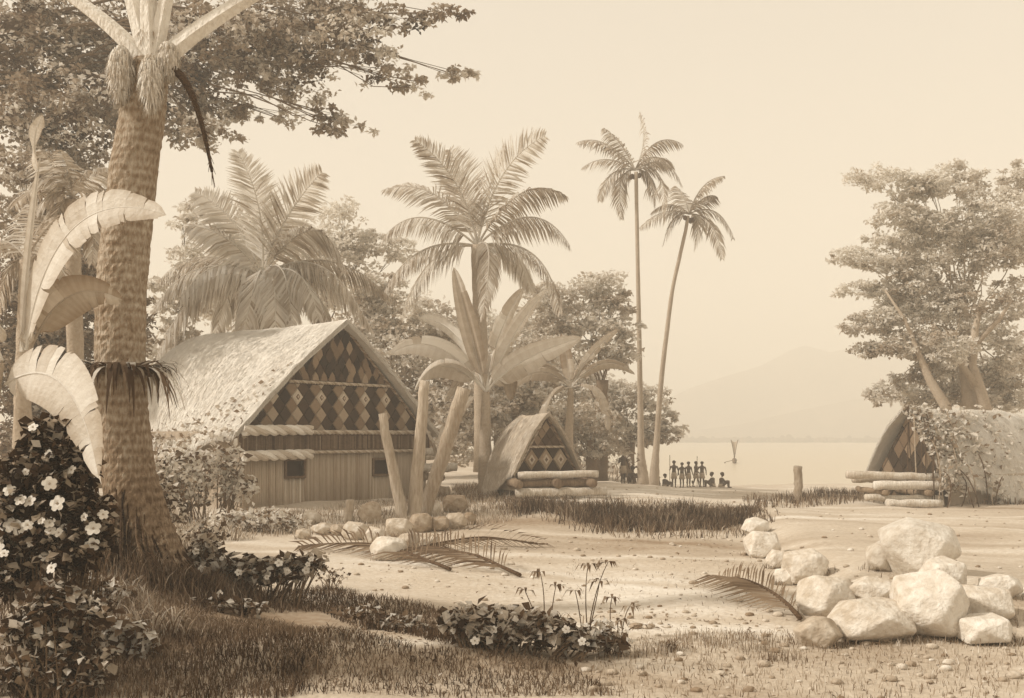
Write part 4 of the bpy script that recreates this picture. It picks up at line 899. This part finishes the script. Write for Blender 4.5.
RS = [(755, 525, 24, 17, 'smallest pale boulder at the far end of the right-hand stone row'), (762, 543, 32, 26, 'roundish pale boulder second from the far end of the row'), (777, 558, 20, 18, 'little boulder wedged at the bend of the stone row'),
      (785, 575, 22, 16, 'small low boulder half sunk below the bend of the row'), (805, 565, 44, 32, 'wide light boulder with a dark right side above the bend'), (826, 595, 52, 42, 'blocky light boulder in the middle of the row behind the fallen frond'),
      (871, 590, 46, 26, 'flat-topped boulder squeezed behind the long front boulder'), (818, 631, 42, 28, 'grey boulder nearest the tip of the right fallen frond'), (873, 619, 78, 42, 'long white boulder lying flat at the front of the heap'),
      (927, 604, 66, 64, 'tallest boulder of the front heap with a shaded lower face'), (918, 546, 68, 54, 'huge tilted slab lying at the back of the heap'), (884, 555, 34, 28, 'pale lump leaning against the left end of the huge slab'),
      (943, 574, 42, 34, 'angular boulder just below the huge tilted slab'), (962, 598, 36, 30, 'shaded boulder wedged right of the tallest boulder'), (982, 603, 56, 36, 'sloping boulder at the right side of the heap'),
      (984, 628, 52, 30, 'low pointed boulder at the bottom right of the heap'), (1000, 584, 36, 22, 'small boulder topping the right end of the heap')]
for i, (cx, cy, w_, h_, lb) in enumerate(RS): stone(lb, cx, cy+2, w_*1.2, h_*1.16, tone=-.16 if i in (7, 13) else random.uniform(-.05, .03), npts=(12 if w_ > 50 else 14), seed=i*7+3)
LS = [(311, 518, 20, 16, 0, 'light stone at the left end of the pile under the reed wall'), (303, 534, 16, 12, -.05, 'small stone lowest at the left end of the pile'), (322, 529, 22, 13, 0, 'flat pale stone between the two left-end stones and the stake'), (337, 530, 14, 13, -.1, 'tiny dull stone left of the stake'),
      (355, 531, 28, 20, -.02, 'round stone just in front of the stubby stake'), (370, 513, 26, 24, -.18, 'squarish dark stone right of the stubby stake'), (376, 536, 24, 20, 0, 'pale stone in front of the squarish dark one'), (389, 549, 40, 27, .06, 'brightest and biggest stone at the front of the left pile'),
      (398, 527, 30, 20, -.04, 'oval stone at the foot of the leftmost leaning post'), (408, 543, 24, 20, -.05, 'stone tucked right of the brightest one'), (421, 523, 26, 22, -.2, 'dark stone at the foot of the middle leaning post'), (433, 508, 18, 18, .02, 'light stone at the foot of the rightmost leaning post'),
      (430, 542, 22, 18, -.06, 'rounded stone at the lower right of the pile'), (455, 504, 28, 20, -.24, 'dark stone highest at the right end of the pile'), (456, 521, 24, 18, -.12, 'mid-toned stone below the highest dark one'), (470, 519, 14, 14, -.26, 'small dark stone at the far right of the pile'), (440, 524, 20, 16, -.2, 'shaded stone in the dip between the posts and the right end')]
for i, (cx, cy, w_, h_, tn, lb) in enumerate(LS): stone(lb, cx, cy, w_, h_, tone=tn-.08, npts=15, seed=100+i*5)

gb_ = MB()
for o_ in [o for o in bpy.data.objects if o.name.startswith('boulder')]:
    dx = max(v.co.x for v in o_.data.vertices); dy = max(v.co.y for v in o_.data.vertices); n_ = 70 if o_.location.y < 19 and o_.location.x > 2 else 40
    a = RNG.random(n_)*6.283; r_ = 1+np.abs(RNG.normal(size=n_))*.16; sel = (np.sin(a*2+dx*9)+np.sin(a*5)) > -.6
    blades(gb_, onground(o_.location.x+np.cos(a)*dx*r_, o_.location.y+np.sin(a)*dy*r_)[sel], .10, .010, tone=-.02, tvar=.16, lean=.6)
tag(gb_.build('grass_tufts', M['grass']), 'little tufts of grass growing round the feet of the boulders', None, kind='stuff')
# ------------------------------------------------------------------ fallen fronds
def ground_frond(label, pp, L, n, tone, wid=.03, both=True):
    W = [G(*p) for p in pp]; arr = bez(W[0], W[1], W[2], 60)
    for kk, q in enumerate(arr): q[2] = float(H(q[0], q[1]))+.05+.16*math.sin(math.pi*kk/59)
    t = thing('fallen_frond', label, 'fallen frond', tuple(arr[0]))
    st = MB(); st.tube(arr[::4], np.linspace(.035, .008, len(arr[::4])), 6, tone=-.15); st.build('stalk', M['bark'], t, True)
    lf = MB(); V = []; Q = []; T_ = []
    for i in range(n):
        k = int(6+53*i/n); p = arr[k]; d = nrm(arr[min(59, k+1)]-arr[k-1]); s = nrm(np.cross(d, [0, 0, 1])); l = L*math.sin(math.pi*(.15+.75*i/n))**.6
        for sg in (-1, 1):
            far = (s*sg)[1] > 0; l2 = l*random.uniform(.85, 1.1)
            if far: dr = nrm(d*.8+s*sg*.45+np.array([0, 0, .62])+RNG.normal(size=3)*.07); m_ = p+dr*l2*.5; e = m_+nrm(dr-np.array([0, 0, .45]))*l2*.5
            else: dr = nrm(d*.75+s*sg*1.0+RNG.normal(size=3)*.06); e = p+dr*l2*1.35; e[2] = float(H(e[0], e[1]))+.02; m_ = p+dr*l2*.65; m_[2] = max(float(H(m_[0], m_[1]))+.05, p[2]*.6+e[2]*.4+.06)
            wv = nrm(nrm(np.cross(dr, [0, 0, 1]))*.8+np.array([0, 0, .75]))*wid*.75; b = len(V); V += [p-wv*.4, p+wv*.4, m_+wv, m_-wv, e]; Q += [(b, b+1, b+2, b+3), (b+3, b+2, b+4)]; T_ += [tone+random.gauss(0, .08)]*5
    lf.add(V, Q, T_); lf.build('leaflets', M['frond'], t); return t
ground_frond('large dry palm frond lying below the stone pile, its stalk pointing right', [(520, 578), (450, 556), (385, 550)], 1.0, 36, -.30)
ground_frond('curling palm frond on the sand left of the stone pile', [(450, 572), (380, 546), (300, 550)], .75, 30, -.30)
ground_frond('dark palm frond lying right of the pile with its leaflets toward the path', [(400, 556), (460, 548), (545, 548)], .7, 30, -.34)
ground_frond('palm frond lying on the sand in front of the boulder row', [(800, 622), (765, 600), (716, 582)], .62, 30, -.24)

# ------------------------------------------------------------------ people on the shore
def person_mesh(kind, seed):
    """one continuous body: overlapping limbs fused by a voxel remesh; local axes, feet at z=0, faces +y"""
    rs_ = random.Random(seed); b = MB()
    def limb(pts, rad): b.tube(pts, rad, 10)
    if kind == 'sit':
        hip = .12; b.ell((0, 0, .16), (.17, .14, .13)); limb([(0, 0, .1), (0, -.01, .32), (0, .02, .52), (0, .03, .60)], [.15, .13, .16, .07])
        hd = (0, .06, .78); sh = .54
        for s in (-1, 1):
            limb([(s*.09, .02, .12), (s*.16, .40, .40)], [.095, .065]); limb([(s*.16, .40, .40), (s*.14, .42, .06)], [.062, .04]); limb([(s*.14, .40, .03), (s*.15, .58, .03)], [.045, .03])
            e = (s*.25, .20, .36); hnd = (s*.12, .40, .42); limb([(s*.17, .02, sh), e, hnd], [.055, .045, .033])
            for f in range(5): limb([hnd, (hnd[0]-s*.03+.015*(f-2), hnd[1]+.07, hnd[2]+.02*(f == 0))], [.014, .009])
    else:
        st_ = {'stand': .0, 'walk': .22, 'spear': .08}[kind]
        limb([(0, 0, .84), (0, 0, .95), (0, .01, 1.12), (0, .0, 1.32), (0, 0, 1.42), (0, .01, 1.50)], [.15, .145, .125, .155, .12, .055])
        b.ell((0, 0, .90), (.165, .12, .12)); b.ell((0, 0, 1.34), (.205, .11, .11))
        hd = (0, .015, 1.60)
        for s in (-1, 1):
            fy = st_*s; limb([(s*.09, 0, .88), (s*.10, fy*.55+.02, .48), (s*.10, fy, .08)], [.092, .06, .038]); b.ell((s*.10, fy-.03, .32), (.052, .058, .12)); limb([(s*.10, fy-.03, .035), (s*.11, fy+.17, .03)], [.042, .03])
            if kind == 'spear' and s == 1: e = (.30, .12, 1.14); hnd = (.30, .34, 1.22)
            else: e = (s*.27, -.02-st_*s*.3, 1.12); hnd = (s*.28, .08-st_*s*.9, .88)
            limb([(s*.19, 0, 1.38), e, hnd], [.055, .043, .030]); dr = nrm(np.array(hnd)-np.array(e)); b.ell(np.array(hnd)+dr*.03, (.03, .035, .05))
            for f in range(5): q = np.array(hnd)+dr*.05; limb([q+np.array([0, .013*(f-2), 0]), q+dr*(.07 if f else .03)+np.array([0, .016*(f-2)+(.04 if f == 0 else 0), 0])], [.011, .008])
    x, y, z = hd; b.ell(hd, (.078, .095, .118)); b.ell((x, y+.03, z-.055), (.055, .06, .05)); b.ell((x, y+.10, z-.01), (.016, .02, .024)); b.ell((x, y+.085, z-.05), (.03, .015, .011))
    for s in (-1, 1): b.ell((s*.078, y, z), (.012, .022, .03)); b.ell((s*.03, y+.082, z+.022), (.013, .01, .008))
    limb([(0, y-.02, z-.14), (0, y-.005, z-.04)], [.055, .05])
    o = b.build('person_body', M['skin']); md = o.modifiers.new('r', 'REMESH'); md.mode = 'VOXEL'; md.voxel_size = .016; md.use_smooth_shade = True
    dg = bpy.context.evaluated_depsgraph_get(); me = bpy.data.meshes.new_from_object(o.evaluated_get(dg)); me.name = 'body_'+kind; bpy.data.objects.remove(o)
    me.materials.clear(); me.materials.append(M['skin'])
    hb = MB(); hb.ell((x, y-.02, z+.055), (.12, .125, .105), jit=.12, u=14, v=10)
    cb = MB()
    if kind == 'sit': cb.tube([(0, 0, .03), (0, 0, .24)], [.20, .165], 14)
    else: cb.tube([(0, 0, .58), (0, 0, .74), (0, 0, .98)], [.21, .19, .155], 14, jit=.04)
    return me, hb, cb
PM = {}
for i, k in enumerate(('stand', 'walk', 'spear', 'sit')):
    me, hb, cb = person_mesh(k, i); ho = hb.build('hair', M['hair'], smooth=True); co = cb.build('loincloth', M['cloth'], smooth=True)
    PM[k] = (me, ho.data, co.data); bpy.data.objects.remove(ho); bpy.data.objects.remove(co)
def person(label, px, py, D, kind, face, scale=1., group='villagers gathered on the shore', spear=False):
    p = P(px, py, D); z = float(H(p[0], p[1])); o = bpy.data.objects.new('person', PM[kind][0]); COL.objects.link(o)
    o.location = (p[0], p[1], z); o.rotation_euler = (0, 0, face); o.scale = (scale,)*3; tag(o, label, 'person', group)
    for nm, me in (('hair', PM[kind][1]), ('loincloth', PM[kind][2])):
        c = bpy.data.objects.new(nm, me); COL.objects.link(c); c.parent = o
    if spear:
        Mx_ = Matrix.Translation(o.location) @ Matrix.Rotation(face, 4, 'Z') @ Matrix.Scale(scale, 4); q = Mx_ @ Vector((.33, .38, 0)); mb = MB(); mb.tube([(q.x, q.y, z+.0), (q.x, q.y, z+2.1*scale)], .022, 6, tone=-.3)
        tag(recenter(mb.build('spear', M['wood'])), spear, 'spear')
def pd(px, py): return float(G(px, py, 90)[1])
person('darkest standing person, in front of the reeds left of the tall palms', 623, 476, 55, 'spear', R(200), 1.05, group='villagers near the palms')
person('small person crouched just left of the tall palm trunk', 633, 476, 55, 'sit', R(160), 1.1, group='villagers near the palms')
row = [(657.5, 484, 'walk', R(-80), .78, 'short person walking just right of the leaning palm trunk'), (664.5, 484, 'sit', R(-60), 1.05, 'person sitting between the leaning palm and the standing row'), (674, 487, 'spear', R(180), 1.06, 'tallest person standing at the left end of the row'),
       (682, 487, 'stand', R(150), .98, 'person standing second in the row beside the tallest'), (688.5, 487.5, 'stand', R(200), 1., 'person standing at the middle of the row'), (696, 487, 'walk', R(-100), 1., 'person stepping forward right of the middle of the row'),
       (702, 487, 'spear', R(170), 1., 'person with raised arm at the right end of the standing row'), (712.5, 488, 'sit', R(90), 1.15, 'person sitting on the sand just right of the row'), (721.5, 488, 'sit', R(-90), 1.15, 'person sitting alone at the far right of the group')]
for px, py, k, fc, s, lb in row:
    person(lb, px, py, 68.5 if px > 670 else 66, k, fc, s, spear='thin upright spear held by the tallest person of the row' if px == 674 else ('thin upright spear at the right end of the standing row' if px == 702 else False))

# ------------------------------------------------------------------ sailing canoe
cp = P(734.5, 463, 137); bt = thing('sailing_canoe', 'tiny canoe with a narrow upright claw sail far out on the water', 'canoe', (cp[0], cp[1], -1.3), R(78))
hb = MB(); V = []; n = 14
for i in range(n):
    t = i/(n-1); x = -2.4+4.8*t; wd = .34*math.sin(math.pi*t)**.6+.01; sh_ = .28*abs(2*t-1)**2
    V += [(x, -wd, .42+sh_), (x, -wd*.7, .02+sh_*.6), (x, 0, -.12+sh_*.5), (x, wd*.7, .02+sh_*.6), (x, wd, .42+sh_), (x, 0, .30+sh_)]
hb.add(V, [(i*6+k, i*6+(k+1) % 6, (i+1)*6+(k+1) % 6, (i+1)*6+k) for i in range(n-1) for k in range(6)]); hb.build('hull', M['darkwood'], bt, True, local=True)
ou = MB(); ou.tube([(-1.4, 1.3, .02), (1.4, 1.3, .02)], .08, 6)
for x in (-.7, .7): ou.tube([(x, 0, .45), (x, 1.3, .1)], .03, 5)
ou.build('outrigger', M['darkwood'], bt, local=True)
a_, b_ = np.array([.1, 0, .5]), None
sp = MB(); t1 = bez(a_, (.1, -.15, 2), (.1, -.48, 3.2), 8); t2 = bez(a_, (.1, .15, 2), (.1, .48, 3.2), 8); sp.tube(t1, .05, 6); sp.tube(t2, .05, 6); sp.build('spar', M['darkwood'], bt, local=True)
sl = MB(); V = []
for k in range(8):
    for m_ in range(5): u = m_/4; q = t1[k]*(1-u)+t2[k]*u+np.array([.12*math.sin(math.pi*u), 0, -.35*math.sin(math.pi*u)*(k/7)]); V.append(q)
sl.add(V, [(k*5+m_, k*5+m_+1, (k+1)*5+m_+1, (k+1)*5+m_) for k in range(7) for m_ in range(4)]); sl.build('sail', M['straw'], bt, local=True)

# ------------------------------------------------------------------ air
hz = MB(); hz.box((0, 1100, 62), (2450, 1300, 76))
hm = bpy.data.materials.new('warm_haze'); hm.use_nodes = True; nt = hm.node_tree; nt.nodes.clear(); o_ = nt.nodes.new('ShaderNodeOutputMaterial'); v_ = nt.nodes.new('ShaderNodeVolumePrincipled')
v_.inputs['Color'].default_value = (.985, .945, .86, 1); v_.inputs['Density'].default_value = .0030; v_.inputs['Anisotropy'].default_value = 0.0; nt.links.new(v_.outputs[0], o_.inputs['Volume'])
tag(hz.build('haze', hm), kind='stuff')

# ------------------------------------------------------------------ light, sky, camera
SUN_EL, SUN_AZ = 40., -101.     # azimuth from +Y clockwise: the light comes from the left, a little behind the camera
az = R(SUN_AZ); sd = Vector((math.sin(az)*math.cos(R(SUN_EL)), math.cos(az)*math.cos(R(SUN_EL)), math.sin(R(SUN_EL))))
sl_ = bpy.data.lights.new('sun', 'SUN'); sl_.energy = 5.0; sl_.angle = R(4); sl_.color = (1, .945, .86); so = bpy.data.objects.new('sun', sl_); COL.objects.link(so); so.rotation_euler = sd.to_track_quat('Z', 'Y').to_euler()
wd = bpy.data.worlds.new('World'); SC.world = wd; wd.use_nodes = True; nt = wd.node_tree; bg = nt.nodes['Background']
sk = nt.nodes.new('ShaderNodeTexSky'); sk.sky_type = 'NISHITA'; sk.sun_disc = False; sk.sun_elevation = R(SUN_EL); sk.sun_rotation = az; sk.dust_density = 5; sk.air_density = 1.; sk.ozone_density = 1
bw = nt.nodes.new('ShaderNodeRGBToBW'); mx = nt.nodes.new('ShaderNodeMix'); mx.data_type = 'RGBA'; mx.blend_type = 'MULTIPLY'; mx.inputs[0].default_value = 1
gm = nt.nodes.new('ShaderNodeMath'); gm.operation = 'POWER'; gm.inputs[1].default_value = .35
sc_ = nt.nodes.new('ShaderNodeMath'); sc_.operation = 'MULTIPLY'; sc_.inputs[1].default_value = 5.0
nt.links.new(sk.outputs[0], bw.inputs[0]); nt.links.new(bw.outputs[0], gm.inputs[0]); nt.links.new(gm.outputs[0], sc_.inputs[0]); nt.links.new(sc_.outputs[0], mx.inputs[6]); mx.inputs[7].default_value = (1.0, .895, .76, 1)
nt.links.new(mx.outputs[2], bg.inputs[0]); bg.inputs[1].default_value = .10
cam = bpy.data.cameras.new('camera'); co = bpy.data.objects.new('camera', cam); COL.objects.link(co); co.location = (0, 0, EYE); co.rotation_euler = (R(90), 0, 0)
cam.sensor_width = 36; cam.lens = 36*F/1024; cam.shift_y = (HY-349)/1024; cam.clip_end = 6000; cam.clip_start = .1; SC.camera = co
SC.view_settings.view_transform = 'Standard'; SC.view_settings.look = 'None'; SC.view_settings.gamma = 1; SC.view_settings.use_curve_mapping = False; SC.view_settings.exposure = 0.20
SC.cycles.volume_bounces = 1; SC.cycles.max_bounces = 6
